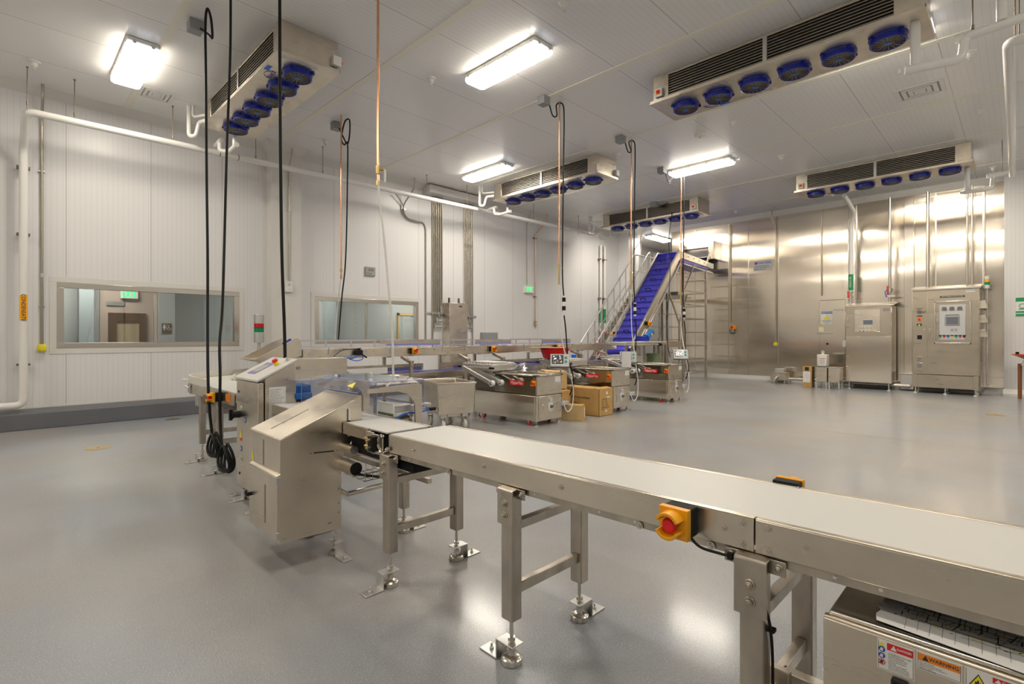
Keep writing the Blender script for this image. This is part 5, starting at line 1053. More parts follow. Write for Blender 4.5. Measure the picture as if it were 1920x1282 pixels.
# ================================================================ WINDOW WALL FITTINGS
def conduit(label, pts, r=.014, parent=None, rad=.12):
    t = T('conduit', label, 'conduit', pts[0]); MB().tube(bend(pts, rad), r, 8).build('tube', 'conduit', t, smooth=60); return t
t = conduit('steel conduit with offset bend dropping to the yellow outlet on the window wall', [(.485, 10.50, CZ), (.485, 10.50, 5.02), (.485, 10.70, 4.72), (.485, 10.70, 1.27)], .019)
MB().box(.45, .52, 10.69, YW, 3.92, 3.94).build('strap', 'alu', t); MB().box(.45, .52, 10.69, YW, 1.85, 1.87).build('strap', 'alu', t); MB().cyl((.485, 10.70, 2.30), (.485, 10.70, 2.36), .024, n=12).build('coupling', 'alu', t)
def outlet(name, label, p, n):
    t = T(name, label, 'outlet', p); n = Vector(n); z = Vector((0, 0, 1)); u = z.cross(n).normalized(); p = Vector(p)
    MB().obox(p+n*.035, u, z, n, .048, .055, .035).build('box', 'yout', t, bevel=.01)
    m = MB()
    for k in range(8): a = R(45*k); m.cyl(p+n*.07+(u*math.cos(a)+z*math.sin(a))*.038, p+n*.092+(u*math.cos(a)+z*math.sin(a))*.038, .016, n=10)
    m.cyl(p+n*.07, p+n*.098, .036, n=20); m.build('screw_cap', 'yout', t, bevel=.002); return t
outlet('yellow_outlet', 'yellow watertight outlet below the conduit on the window wall', (.485, YW, 1.21), (0, -1, 0))
t = conduit('thin conduit on the wall column above the white wall box', [(4.17, 10.36, CZ), (4.17, 10.36, 5.0), (4.13, 10.42, 4.72), (4.13, 10.42, 2.5)], .013)
MB().box(4.10, 4.17, 10.41, 10.44, 3.9, 3.92).build('strap', 'alu', t)
t = T('wall_sensor', 'small white sensor box on the wall column', 'sensor', (4.12, 10.42, 2.38)); MB().box(4.05, 4.19, 10.38, 10.44, 2.27, 2.47).build('box', 'white', t, bevel=.008)
MB().cyl((4.12, 10.38, 2.42), (4.12, 10.376, 2.42), .03, n=20).build('grille', 'lgrey', t); MB().cyl((4.13, 10.38, 2.32), (4.13, 10.374, 2.32), .018, n=16).build('button', 'panelgrey', t)
t = T('wall_clock', 'small grey digital clock reading 12:05 on the window wall', 'clock', (6.10, 10.7, 2.88)); MB().box(5.97, 6.23, 10.695, YW, 2.78, 2.99).build('case', 'grey', t, bevel=.008)
MB().box(5.995, 6.205, 10.693, 10.696, 2.80, 2.97).build('display', 'lcd', t); text('12:05', .085, (6.10, 10.691, 2.92), '-Y', 'ink', t, sx=.9, bold=.012)
f = MB(); fine_print(f, (6.01, 10.691, 2.85), (1, 0, 0), (0, 0, 1), .18, 3, .014, .006, 8); f.build('small_digits', 'ink', t)
t = T('exit_sign', 'lit green EXIT sign on the window wall past the electrical panel', 'sign', (11.5, 10.7, 2.8)); MB().box(11.30, 11.68, 10.67, YW, 2.70, 2.92).build('housing', 'white', t, bevel=.006); text('EXIT', .20, (11.49, 10.668, 2.81), '-Y', 'exit', t, sx=.68, bold=.02)
conduit('thin conduit rising from the EXIT sign to the ceiling', [(11.41, 10.55, CZ), (11.41, 10.55, 5.1), (11.41, 10.71, 4.85), (11.41, 10.71, 2.92)], .011)
t = T('copper_drop', 'copper air line with brass valve down the window wall', 'pipe', (11.76, 10.68, 1.7)); MB().tube(bend([(12.1, 10.50, CZ), (12.1, 10.50, 4.95), (11.76, 10.69, 4.55), (11.76, 10.69, 1.95)], .1), .012, 8).build('pipe', 'copper', t, smooth=60)
MB().cyl((11.76, 10.69, 1.95), (11.76, 10.69, 1.72), .016, n=8).box(11.72, 11.80, 10.66, 10.71, 1.80, 1.84).box(11.73, 11.80, 10.66, 10.71, 1.70, 1.74).cyl((11.77, 10.68, 1.70), (11.77, 10.68, 1.62), .008, n=6).build('valve', 'brass', t); MB().box(11.69, 11.83, 10.68, YW, 4.40, 4.43).build('strap', 'rod', t); MB().box(11.70, 11.82, 10.68, YW, 2.6, 2.62).build('strap', 'rod', t)
t = conduit('bent conduit pair curving over and down beside the second window', [(7.09, 10.36, CZ), (7.09, 10.36, 4.95), (6.98, 10.66, 4.60), (6.98, 10.70, 4.42), (7.10, 10.70, 4.27), (7.60, 10.70, 4.25), (7.66, 10.70, 4.1), (7.66, 10.70, 1.2)], .016)
MB().tube(bend([(6.72, 10.62, 4.80), (6.97, 10.66, 4.58), (6.97, 10.66, 4.40), (7.10, 10.66, 4.25), (7.5, 10.67, 4.23)], .1), .013, 8).box(6.93, 7.05, 10.68, YW, 4.47, 4.50).build('second_tube', 'conduit', t)
# conduit banks, wireway and panel
t = T('wireway_box', 'long white painted wireway box high on the window wall', 'wireway', (8.4, 10.5, 5.0)); MB().box(7.58, 9.35, 10.42, YW, 4.98, 5.17).build('box', 'trim', t, bevel=.01)
for k in range(12):
    x = 7.87+.058*k if k < 6 else 8.93+.056*(k-6)
    lab = ['outermost', 'second', 'third', 'fourth', 'fifth', 'innermost'][k if k < 6 else 11-k]+' conduit of the bank on the '+('window side' if k < 6 else 'EXIT sign side')+' of the steel panel'
    zb = 1.45+.155*(k if k < 6 else 11-k) if k not in (0, 11) else 1.0
    pts = [(x, 10.69, 4.99), (x, 10.69, max(zb, 1.0))]
    if k not in (0, 11):
        pts.append((8.16, 10.69, zb) if k < 6 else (8.78, 10.69, zb))
    tt = T('conduit', lab, 'conduit', (x, 10.69, zb), 0, 'conduit bank over the steel panel')
    MB().tube(bend(pts, .05), .0155, 8).cyl((x, 10.69, 3.9 if k < 6 else 3.82), (x, 10.69, 3.98 if k < 6 else 3.90), .02, n=10).build('tube', 'conduit', tt, smooth=60)
    if k not in (0, 11): q = (x, 10.675, zb+.03); MB().obox(q, (0, 0, 1), (1, 0, 0), (0, 1, 0), .05, .018, .018).build('conduit_body', 'alu', tt, bevel=.004)
t = T('strut_rail', 'slotted strut rail clamping the conduits beside the steel panel', 'rail', (8.5, 10.7, 2.0)); MB().box(7.72, 8.30, 10.705, YW, 1.955, 1.995).box(8.78, 9.36, 10.705, YW, 1.90, 1.94).build('rail', 'alu', t)
m = MB()
for k in range(6): m.box(7.85+.058*k, 7.89+.058*k, 10.665, 10.71, 1.95, 2.0); m.box(8.91+.056*k, 8.95+.056*k, 10.665, 10.71, 1.895, 1.945)
m.build('clamp', 'alu', t)
t = T('breaker_cabinet', 'tall stainless electrical cabinet between the two conduit banks', 'electrical cabinet', (8.5, 10.5, 1.0)); MB().box(8.20, 8.80, 10.42, YW, .55, 2.25).build('box', 'steel_h', t, bevel=.008); MB().box(8.235, 8.79, 10.405, 10.42, .57, 2.235).build('door', 'steel', t, bevel=.006)
hg = MB()
for k in range(18): hg.box(8.205, 8.235, 10.40, 10.42, .62+k*.09, .68+k*.09)
hg.build('hinge', 'alu', t); MB().box(8.24, 8.28, 10.5, 10.54, 2.25, 2.38).box(8.56, 8.60, 10.5, 10.54, 2.25, 2.38).build('mounting_lug', 'dark_steel', t); MB().box(8.5, 8.6, 10.403, 10.405, 2.14, 2.18).build('name_strip', 'ink', t)
t = T('grey_junction_box', 'flat grey junction box on the window wall above the upper conveyor', 'junction box', (9.8, 10.65, 1.3)); MB().box(9.52, 10.10, 10.62, YW, 1.08, 1.49).build('box', 'grey', t, bevel=.008); MB().box(9.60, 10.09, 10.61, 10.622, 1.09, 1.47).build('cover', 'grey', t, bevel=.004)
# white wall pipes in the corner, with valves, extinguisher
for x, lab, g in ((15.18, 'white wall pipe with green tape nearest the EXIT sign', True), (15.42, 'white wall pipe with green tape nearest the corner pier', True)):
    t = pipe('wall_pipe', lab, 'pipe', 'pvc', [(x, 10.64, 4.62), (x, 10.64, 1.55)], .045)
    MB().cyl((x, 10.64, 1.85), (x, 10.64, 2.35), .0465, n=14).build('green_tape', 'greens', t); c = MB().cyl((x, 10.64, .5), (x, 10.64, 1.55), .022, n=10)
    for z in (1.42, 1.05, .8): c.cyl((x, 10.60, z), (x, 10.60, z+.10), .055, n=12).cyl((x, 10.60, z+.05), (x, 10.48, z+.05), .02, n=8)
    c.build('valve', 'chrome', t); MB().cyl((x+.02, 10.46, 1.47), (x+.02, 10.49, 1.47), .055, n=14).build('valve_wheel', 'red', t); 
    for z in (2.7, 4.1): MB().box(x-.075, x+.075, 10.60, YW, z, z+.04).build('strap', 'rod', t)
t = T('fire_extinguisher', 'red extinguisher hanging low on the window wall behind the stair', 'extinguisher', (15.0, 10.6, .55)); MB().lathe([(0, 0), (.085, 0), (.09, .02), (.09, .46), (.05, .54), (.03, .56), (0, .56)], (14.95, 10.6, .62), (0, 0, 1), 20).build('cylinder', 'red', t); MB().cyl((14.95, 10.6, 1.18), (14.95, 10.6, 1.25), .02).box(14.90, 15.02, 10.58, 10.62, 1.24, 1.27).build('valve_head', 'black', t)
# alcove fittings
t = pipe('alcove_duct', 'fat white bent pipe in the alcove behind the stair', 'pipe', 'pvc', [(18.6, 11.15, CZ), (18.6, 11.15, 4.75), (18.1, 11.25, 4.1), (17.9, 11.25, 3.6), (17.9, 11.25, 1.5)], .10, .18)
MB().cyl((17.9, 11.25, 3.3), (17.9, 11.25, 3.36), .125).build('flange', 'alu', t)
conduit('thin bent conduit on the corner pier', [(17.0, 10.1, CZ), (17.0, 10.1, 4.95), (16.7, 10.25, 4.55), (16.7, 10.25, 2.5)], .014)
t = T('gas_meter', 'round grey gauge with box on the alcove wall', 'gauge', (17.6, 11.35, 3.2)); MB().cyl((17.5, 11.2, 3.45), (17.5, 11.4, 3.45), .14, n=24).build('gauge', 'alu', t, bevel=.01); MB().box(17.3, 17.55, 11.2, 11.4, 2.95, 3.2).build('box', 'grey', t, bevel=.01)
# signal beacon
t = T('signal_beacon', 'red and green signal beacon on a grey post beside the first window', 'signal beacon', (3.415, 10.0, 0)); MB().cyl((3.415, 10.0, 1.62), (3.415, 10.0, 1.79), .088, n=24).build('cap', 'alu', t, bevel=.006); MB().cyl((3.415, 10.0, 1.27), (3.415, 10.0, 1.46), .088, n=24).build('housing', 'alu', t, bevel=.006)
MB().cyl((3.415, 10.0, 1.545), (3.415, 10.0, 1.62), .084, n=24).build('red_lens', 'redl', t); MB().cyl((3.415, 10.0, 1.46), (3.415, 10.0, 1.535), .084, n=24).build('green_lens', 'greenl', t); MB().cyl((3.415, 10.0, 1.535), (3.415, 10.0, 1.545), .085, n=24).build('divider', 'dark', t)
MB().cyl((3.415, 10.0, .02), (3.415, 10.0, 1.27), .03, n=16).cyl((3.415, 10.0, 0), (3.415, 10.0, .02), .09, n=20).build('post', 'alu', t)

# ================================================================ DROP CABLES AND PIPES FROM THE CEILING
def jbox(x, y, label, s=.075, h=.13, rz=0):
    t = T('ceiling_junction_box', label, 'junction box', (x, y, CZ), 0, 'grey junction boxes on the ceiling'); MB().box(x-s, x+s, y-s, y+s, CZ-h, CZ).build('box', 'grey', t, bevel=.008); MB().cyl((x+s, y-.02, CZ-.08), (x+s+.03, y-.02, CZ-.08), .022, n=10).build('cable_gland', 'dark_steel', t)
jbox(1.69, 7.09, 'grey ceiling junction box above the looped black drop cable'); jbox(4.27, 8.68, 'grey ceiling junction box above the loop by the second window'); jbox(6.14, 5.40, 'grey ceiling junction box behind the large strip light')
jbox(8.38, 5.42, 'grey ceiling junction box above the second copper drop'); jbox(10.62, 5.78, 'grey ceiling junction box by the fourth strip light'); jbox(13.2, 7.42, 'grey ceiling junction box over the far cooler', .09)
def cable(label, pts, r=.013, m='black', n=8, name='drop_cable', cat='cable', k=8):
    t = T(name, label, cat, pts[-1]); MB().tube(cat_curve(pts, k), r, n).build('cable', m, t, smooth=60); return t
t = cable('black drop cable hanging in a loop from its ceiling hook to the curve conveyor', [(1.73, 7.05, 5.12), (1.76, 6.80, 4.95), (1.76, 6.66, 4.86), (1.74, 6.63, 5.05), (1.71, 6.66, 5.17), (1.70, 6.70, 5.0), (1.70, 6.68, 4.4), (1.675, 6.55, 3.2), (1.60, 6.22, 2.2), (1.53, 5.95, 1.45), (1.495, 5.80, 1.0), (1.49, 5.74, .7), (1.50, 5.68, .42)], .0135)
for nm, cc, ry, rz_ in (('coil', (1.50, 5.60, .33), .135, .12), ('lower_coil', (1.50, 5.24, .26), .15, .13)):
    m = MB()
    for j in range(3): m.tube([Vector(cc)+Vector((.022*(j-1)+.012*math.sin(q*2+j), math.cos(q+.3*j)*ry*(1-.07*j), math.sin(q+.3*j)*rz_*(1-.10*((j+1) % 3)))) for q in [2*math.pi*i/28 for i in range(28)]], .0125, 8, True)
    m.build(nm, 'black', t, smooth=60)
cable('second black drop cable hanging down to the yellow stop box of the curve conveyor', [(1.83, 6.23, CZ), (1.83, 6.25, 4.5), (1.775, 6.18, 3.4), (1.63, 5.80, 1.80), (1.546, 5.60, 1.34), (1.522, 5.50, 1.03), (1.515, 5.48, .80), (1.513, 5.46, .55), (1.505, 5.38, .32)], .0135)
cable('thick black drop cable ending behind the control cabinet', [(2.22, 5.86, CZ), (2.22, 5.85, 4.0), (2.23, 5.83, 2.4), (2.24, 5.78, 1.5), (2.24, 5.76, 1.14)], .018)
t = T('air_drop', 'tall copper air pipe with brass valve and white hose in front of the second window', 'pipe', (2.99, 5.08, 3.0)); MB().cyl((2.99, 5.08, CZ), (2.99, 5.08, 3.28), .014, n=10).cyl((2.99, 5.08, 3.2), (2.99, 5.08, 3.1), .014, n=10).build('pipe', 'copper', t)
MB().cyl((2.99, 5.08, 3.29), (2.99, 5.08, 3.20), .025, n=12).cyl((2.99, 5.08, 3.245), (3.03, 5.02, 3.245), .014, n=10).cyl((2.99, 5.08, 3.12), (2.99, 5.08, 3.07), .022, n=8).build('valve', 'brass', t); MB().obox((3.035, 5.01, 3.17), (0, 0, 1), (.7, -.7, 0), (.7, .7, 0), .07, .012, .004).build('valve_lever', 'white', t, bevel=.002)
MB().tube(cat_curve([(2.99, 5.07, 3.07), (2.99, 5.05, 2.9), (2.99, 4.96, 2.5), (2.98, 4.86, 2.0), (2.98, 4.78, 1.5), (2.97, 4.74, 1.05), (2.95, 4.72, .93), (2.8, 4.6, .88)]), .012, 10).build('hose', 'white', t, smooth=60)
t = T('copper_drop', 'copper drop pipe and black cable with loop in front of the second window', 'pipe', (4.19, 8.33, 2.4)); MB().cyl((4.19, 8.33, CZ), (4.19, 8.33, 2.42), .013, n=10).build('pipe', 'copper', t); MB().cyl((4.19, 8.33, 2.55), (4.19, 8.33, 2.5), .024, n=8).cyl((4.19, 8.33, 2.44), (4.19, 8.33, 2.38), .02, n=8).build('valve', 'brass', t)
MB().tube(cat_curve([(4.30, 8.64, 5.12), (4.28, 8.45, 4.9), (4.28, 8.28, 4.72), (4.30, 8.24, 4.9), (4.31, 8.27, 5.14), (4.27, 8.36, 5.12), (4.25, 8.44, 4.85), (4.26, 8.36, 4.72), (4.29, 8.31, 4.75), (4.30, 8.31, 4.4), (4.30, 8.38, 2.8), (4.30, 8.53, 2.05), (4.30, 8.66, 1.3)]), .012, 8).build('cable', 'black', t, smooth=60)
MB().tube(cat_curve([(4.19, 8.34, 2.38), (4.2, 8.42, 2.2), (4.23, 8.56, 1.8), (4.26, 8.70, 1.3)]), .01, 8).build('hose', 'white', t, smooth=60)
def service_drop(label, bx, by, cx_, cy_, zc_, ex, ey, ez):
    """copper pipe + black power cable dropping from the ceiling to a packing machine"""
    t = T('service_drop', label, 'cable', (ex, ey, ez), 0, 'copper and cable drops to the packing machines')
    MB().tube([(cx_, cy_, CZ), (cx_-.01, cy_, zc_)], .013, 10).build('copper_pipe', 'copper', t, smooth=60); MB().cyl((cx_-.01, cy_, zc_+.08), (cx_-.01, cy_, zc_), .022, n=8).cyl((cx_-.01, cy_, zc_), (cx_-.01, cy_, zc_-.25), .016, n=8).build('valve', 'brass', t); MB().bar((cx_-.01, cy_, zc_+.02), (cx_+.10, cy_-.06, zc_+.02), .02, .008).build('valve_lever', 'white', t)
    zc1 = 1.95
    MB().tube(cat_curve([(bx+.09, by-.04, CZ-.10), (bx+.13, by-.08, CZ-.28), (bx+.21, by-.10, CZ-.26), (cx_-.04, cy_+.03, CZ-.05), (cx_+.05, cy_-.03, CZ-.04), (cx_+.07, cy_-.04, CZ-.3), (cx_+.05, cy_-.04, CZ-1.2), (cx_+.04, cy_-.03, zc_), (cx_+.06, cy_-.04, zc1+.1)]), .011, 8).tube(cat_curve([(cx_+.07, cy_-.04, zc1-.22), (cx_+.10, cy_-.05, 1.5), ((cx_+ex)/2+.06, (cy_+ey)/2, 1.05), (ex+.02, ey-.02, .7), (ex, ey, ez+.1), (ex-.03, ey+.02, ez)]), .011, 8).build('cable', 'black', t, smooth=60)
    for z in (zc1, zc1-.14): MB().cyl((cx_+.065, cy_-.04, z+.07), (cx_+.065, cy_-.04, z), .03, n=12).build('plug', 'black', t, bevel=.004)
    MB().cyl((cx_+.065, cy_-.04, zc1+.09), (cx_+.065, cy_-.04, zc1+.07), .026, n=12).cyl((cx_+.065, cy_-.04, zc1), (cx_+.065, cy_-.04, zc1-.07), .029, n=12).cyl((cx_+.065, cy_-.04, zc1-.14), (cx_+.065, cy_-.04, zc1-.17), .026, n=12).build('plug_ring', 'white', t)
    MB().tube(cat_curve([(cx_-.01, cy_, zc_-.25), (cx_-.01, cy_, 2.0), (cx_+.0, cy_-.01, 1.5), ((cx_+ex)/2, (cy_+ey)/2-.02, 1.0), (ex-.02, ey-.04, .55), (ex-.06, ey-.05, .25), (ex-.18, ey-.04, .18), (ex-.22, ey+.02, .36)]), .009, 8).build('hose', 'white', t, smooth=60)
service_drop('copper pipe and black cable dropping to the packing machine beside the tote bin', 6.14, 5.40, 6.45, 5.33, 2.48, 6.66, 5.24, .42)
service_drop('copper pipe and black cable dropping to the middle packing machine', 8.38, 5.42, 8.68, 5.37, 2.55, 8.62, 5.22, .45)
service_drop('copper pipe and black cable dropping to the farthest packing machine', 10.62, 5.78, 11.05, 5.53, 2.35, 10.68, 5.2, .45)
cable('thin black cable hanging in front of the incline conveyor belt', [(13.28, 7.36, CZ-.06), (13.4, 7.25, CZ-.1), (13.5, 7.15, CZ+-.02), (13.52, 7.05, CZ-.3), (12.4, 6.55, 3.9), (11.9, 6.25, 3.0), (11.4, 6.05, 2.0), (11.1, 5.9, 1.3), (10.95, 5.75, .9)], .009)

# ================================================================ FREEZER WALL FITTINGS
CX = 15.95
t = T('freezer_control_panel', 'tall stainless freezer control cabinet with touch screen and coloured buttons', 'control cabinet', (16.3, 1.3, 0))
MB().box(CX, 16.60, .69, 1.92, .46, 2.51).build('body', 'steel_h', t, bevel=.008); MB().prism([(CX-.06, .66, 2.50), (16.62, .66, 2.60), (16.62, .66, 2.64), (CX-.06, .66, 2.54)], (0, 1.29, 0)).build('rain_roof', 'chrome', t, bevel=.004)
MB().box(CX-.012, CX, 1.625, 1.91, .47, 2.49).build('narrow_door', 'cabinet', t, bevel=.004); dr = MB().box(CX-.014, CX, .70, 1.615, .47, 2.49).build('main_door', 'cabinet', t, bevel=.004)
fr = MB()
for a, b, c, d in ((.83, 1.50, 2.19, 2.22), (.83, 1.50, 1.20, 1.235), (.83, .86, 1.2, 2.22), (1.47, 1.5, 1.2, 2.22)): fr.box(CX-.04, CX-.014, a, b, c, d)
fr.build('screen_hood', 'chrome', dr, bevel=.006); k = MB().box(CX-.022, CX-.014, .93, 1.40, 1.30, 2.13).build('operator_plate', 'lgrey', dr, bevel=.004)
MB().box(CX-.030, CX-.022, 1.03, 1.30, 1.64, 1.86).build('screen_bezel', 'grey', k, bevel=.003); MB().box(CX-.032, CX-.03, 1.06, 1.27, 1.665, 1.835).build('touch_screen', 'screen2', k); MB().box(CX-.024, CX-.022, 1.04, 1.29, 1.88, 1.895).build('name_strip', 'ink', k)
for i, y in enumerate((1.31, 1.17, 1.03)): MB().prism([(CX-.023, y-.05, 2.0), (CX-.023, y+.05, 2.0), (CX-.023, y+.038, 2.08), (CX-.023, y-.038, 2.08)], (-.01, 0, 0)).build('meter', 'dark_steel', k)
for i, c in enumerate(('greens', 'red', 'tube_blue', 'yel', 'green', 'red', 'black')):
    y = 1.385-i*.072; MB().box(CX-.03, CX-.022, y-.028, y+.028, 1.385, 1.415).build('button_legend', 'ink', k); MB().cyl((CX-.022, y, 1.372), (CX-.04, y, 1.372), .017, n=14).build('push_button', c, k)
for y in (1.17, 1.10): MB().cyl((CX-.022, y, 1.55), (CX-.04, y, 1.55), .02, n=12).build('selector', 'chrome', k)
MB().box(CX-.018, CX-.014, .94, 1.39, 2.30, 2.345).build('title_plate', 'ink', dr); text('SPIRAL FREEZER CONTROL PANEL', .03, (CX-.020, 1.165, 2.323), '-X', 'white', dr, sx=.85)
MB().box(CX-.02, CX-.014, .76, .93, 2.41, 2.48).build('rating_label', 'white', dr, bevel=.004)
for y in (1.68, 1.575): MB().box(CX-.03, CX-.012, y-.012, y+.012, 1.42, 1.56).build('handle', 'chrome', t, bevel=.005)
MB().box(CX-.03, CX-.014, 1.435, 1.46, 1.66, 1.78).build('handle', 'chrome', dr, bevel=.005)
MB().cyl((CX-.012, 1.78, 1.98), (CX-.03, 1.78, 1.98), .05, n=16).bar((CX-.04, 1.79, 1.98), (CX-.04, 1.66, 1.975), .03, .03).box(CX-.02, CX-.012, 1.72, 1.84, 2.05, 2.07).build('main_switch', 'dark_steel', t); MB().box(CX-.016, CX-.012, 1.72, 1.83, 1.865, 1.89).build('switch_legend', 'ink', t)
MB().cyl((CX-.012, 1.78, 1.80), (CX-.025, 1.78, 1.80), .045, n=18).build('stop_ring', 'orange', t); MB().cyl((CX-.025, 1.78, 1.80), (CX-.05, 1.78, 1.80), .026, n=14).build('stop_button', 'red', t)
MB().box(CX-.02, CX-.012, 1.73, 1.83, 1.645, 1.69).build('reset_legend', 'ink', t); MB().cyl((CX-.02, 1.78, 1.655), (CX-.035, 1.78, 1.655), .02, n=12).build('reset_button', 'yel', t); MB().box(CX-.03, CX-.012, 1.73, 1.82, 1.31, 1.41).build('socket', 'black', t, bevel=.005)
for z in (.60, .75):
    MB().box(CX-.02, CX-.012, 1.715, 1.83, z, z+.13).build('vent_grille', 'chrome', t, bevel=.003); v = MB()
    for j in range(4): v.box(CX-.023, CX-.02, 1.725, 1.82, z+.02+j*.028, z+.03+j*.028)
    v.build('vent_slot', 'dark', t)
MB().box(CX, 16.55, .72, 1.90, .14, .45).box(CX-.01, CX, .70, .80, .13, .46).box(CX-.01, CX, 1.82, 1.92, .15, .46).build('plinth', 'cabinet', t, bevel=.005)
def cab_feet(par, ys, xs=(16.02, 16.5), z=.16):
    for y in ys:
        for x in xs: MB().cyl((x, y, .02), (x, y, z), .018, n=10).lathe([(.055, 0), (.052, .014), (.02, .035)], (x, y, 0), (0, 0, 1), 16).build('levelling_foot', 'alu', par)
cab_feet(t, (.76, 1.30, 1.86))
for i, z in enumerate((2.20, 1.87, 1.54)): MB().prism([(16.05, .69, z), (16.05, .60, z+.02), (16.05, .55, z-.17), (16.05, .69, z-.17)], (.16, 0, 0)).build('side_louvre', 'steel', t)
t = T('stack_light', 'slim amber and green stack light on a steel post beside the freezer cabinet', 'signal light', (16.3, .55, 0)); MB().cyl((16.3, .575, .2), (16.3, .575, 2.50), .018, n=10).build('post', 'alu', t)
MB().cyl((16.3, .575, 2.50), (16.3, .575, 2.58), .05, n=16).build('housing', 'jug', t); MB().cyl((16.3, .575, 2.72), (16.3, .575, 2.79), .045, n=16).build('cap', 'jug', t); MB().cyl((16.3, .575, 2.65), (16.3, .575, 2.72), .046, n=16).build('amber_lens', 'amber', t); MB().cyl((16.3, .575, 2.58), (16.3, .575, 2.65), .046, n=16).build('green_lens', 'greenl', t)
MB().box(16.28, XR, .56, .59, .2, .24).build('post_foot', 'alu', t)
t = T('freezer_service_cabinet', 'wide stainless cabinet with recessed keypad beside the small steel boxes', 'control cabinet', (16.3, 2.8, 0))
MB().box(CX, 16.60, 2.33, 3.33, .18, 2.17).build('body', 'polished', t, bevel=.008); MB().prism([(CX-.03, 2.28, 2.16), (16.62, 2.28, 2.26), (16.62, 2.28, 2.29), (CX-.03, 2.28, 2.19)], (0, 1.07, 0)).build('rain_roof', 'chrome', t, bevel=.004)
dr = MB().box(CX-.012, CX, 2.345, 3.32, .20, 1.385).build('lower_door', 'polished', t, bevel=.004); ud = MB().box(CX-.012, CX, 2.345, 3.32, 1.395, 2.155).build('upper_door', 'cabinet', t, bevel=.004)
MB().box(CX-.014, CX-.012, 2.57, 3.12, 1.50, 2.09).build('keypad_recess', 'steel', ud); rm = MB()
for a, b, c, d in ((2.56, 3.13, 2.085, 2.10), (2.56, 3.13, 1.49, 1.505), (2.56, 2.575, 1.49, 2.1), (3.115, 3.13, 1.49, 2.1)): rm.box(CX-.024, CX-.012, a, b, c, d)
rm.build('recess_rim', 'chrome', ud, bevel=.004); MB().box(CX-.022, CX-.014, 2.73, 2.93, 1.69, 1.80).build('display', 'screen2', ud, bevel=.003); MB().box(CX-.018, CX-.014, 2.715, 2.945, 1.675, 1.815).build('display_frame', 'lgrey', ud)
for i in range(9):
    y = 3.0-(i % 5)*.08 if i > 3 else 3.0-i*.08; y = 3.0-i*.08 if i < 4 else 3.0-(i-4)*.08; z = 1.61 if i < 4 else 1.53
    MB().box(CX-.022, CX-.014, y-.02, y+.02, z-.012, z+.022).build('button_legend', 'white', ud); MB().cyl((CX-.022, y, z-.01), (CX-.032, y, z-.01), .013, n=10).build('push_button', ('red', 'greens', 'greens', 'greens', 'black', 'black', 'red', 'red', 'yel')[i], ud)
MB().cyl((CX-.014, 3.04, 1.98), (CX-.03, 3.04, 1.98), .028, n=12).box(CX-.018, CX-.014, 3.0, 3.08, 1.945, 2.015).build('key_lock', 'alu', ud); MB().box(CX-.014, CX-.012, 2.37, 2.51, 2.02, 2.10).build('rating_label', 'hinge', ud); MB().box(CX-.028, CX-.012, 3.265, 3.285, 1.76, 1.87).build('handle', 'chrome', ud, bevel=.004); MB().box(CX-.028, CX-.012, 3.265, 3.285, .76, .88).build('handle', 'chrome', dr, bevel=.004)
MB().box(CX, 16.2, 3.33, 3.40, 1.10, 1.27).build('side_box', 'alu', t, bevel=.005); cab_feet(t, (2.40, 3.26), z=.19)
MB().box(CX+.1, 16.6, 2.34, 3.4, .12, .16).build('base_rail', 'dark_steel', t)
# pipes feeding it
t = pipe('defrost_pipe', 'white bent pipe with green sticker running down to the wide steel cabinet', 'pipe', 'pvc', [(15.3, 3.22, 4.98), (15.5, 3.2, 4.9), (16.05, 3.15, 4.66), (16.25, 3.27, 4.40), (16.25, 3.27, 2.60)], .055, .14)
MB().cyl((16.25, 3.27, 2.62), (16.25, 3.27, 3.05), .0565, n=14).build('green_sticker', 'greens', t); text('DEFROST AIR', .06, (16.192, 3.27, 2.84), '-X', 'white', t, rot=math.pi/2, sx=.8)
c = MB().cyl((16.25, 3.27, 2.60), (16.25, 3.27, 2.255), .035, n=12)
for z in (2.55, 2.42, 2.34, 2.28): c.cyl((16.25, 3.27, z), (16.25, 3.27, z+.03), .06, n=12)
c.build('valve', 'chrome', t); MB().box(16.20, 16.23, 3.31, 3.34, 2.42, 2.60).build('valve_lever', 'red', t)
t = pipe('water_pipe', 'thin steel pipe with red lever valve above the wide steel cabinet', 'pipe', 'chrome', [(16.3, 2.42, 4.98), (16.3, 2.42, 2.28)], .032, .1)
MB().cyl((16.3, 2.42, 2.52), (16.3, 2.42, 2.62), .06, n=12).bar((16.28, 2.56, 2.42), (16.28, 2.30, 2.42), .05, .05).build('valve', 'chrome', t); MB().box(16.24, 16.27, 2.45, 2.48, 2.45, 2.68).build('valve_lever', 'red', t); MB().tube(cat_curve([(16.26, 2.46, 2.60), (16.22, 2.51, 2.52), (16.24, 2.48, 2.40)]), .012, 8).build('air_tube', 'tube_blue', t)
pipe('cabinet_conduit', 'single thick steel conduit dropping to the freezer control cabinet', 'conduit', 'chrome', [(16.35, 1.66, 4.98), (16.35, 1.66, 2.56)], .036)
pipe('cabinet_conduit', 'first of two thin conduits dropping to the freezer control cabinet', 'conduit', 'chrome', [(16.4, .93, 4.98), (16.4, .93, 2.58)], .022)
pipe('cabinet_conduit', 'second of two thin conduits, nearest the white end wall, above the freezer cabinet', 'conduit', 'chrome', [(16.4, .84, 4.98), (16.4, .84, 2.58)], .022)
pipe('cabinet_conduit', 'thin conduit running down the freezer wall to the stack light', 'conduit', 'chrome', [(XR-.03, .63, 4.98), (XR-.03, .63, 2.2)], .014)
t = pipe('wall_conduit', 'steel conduit dropping to the small orange switch on the freezer wall', 'conduit', 'conduit', [(16.70, 6.68, 5.0), (16.70, 6.68, 1.80)], .022)
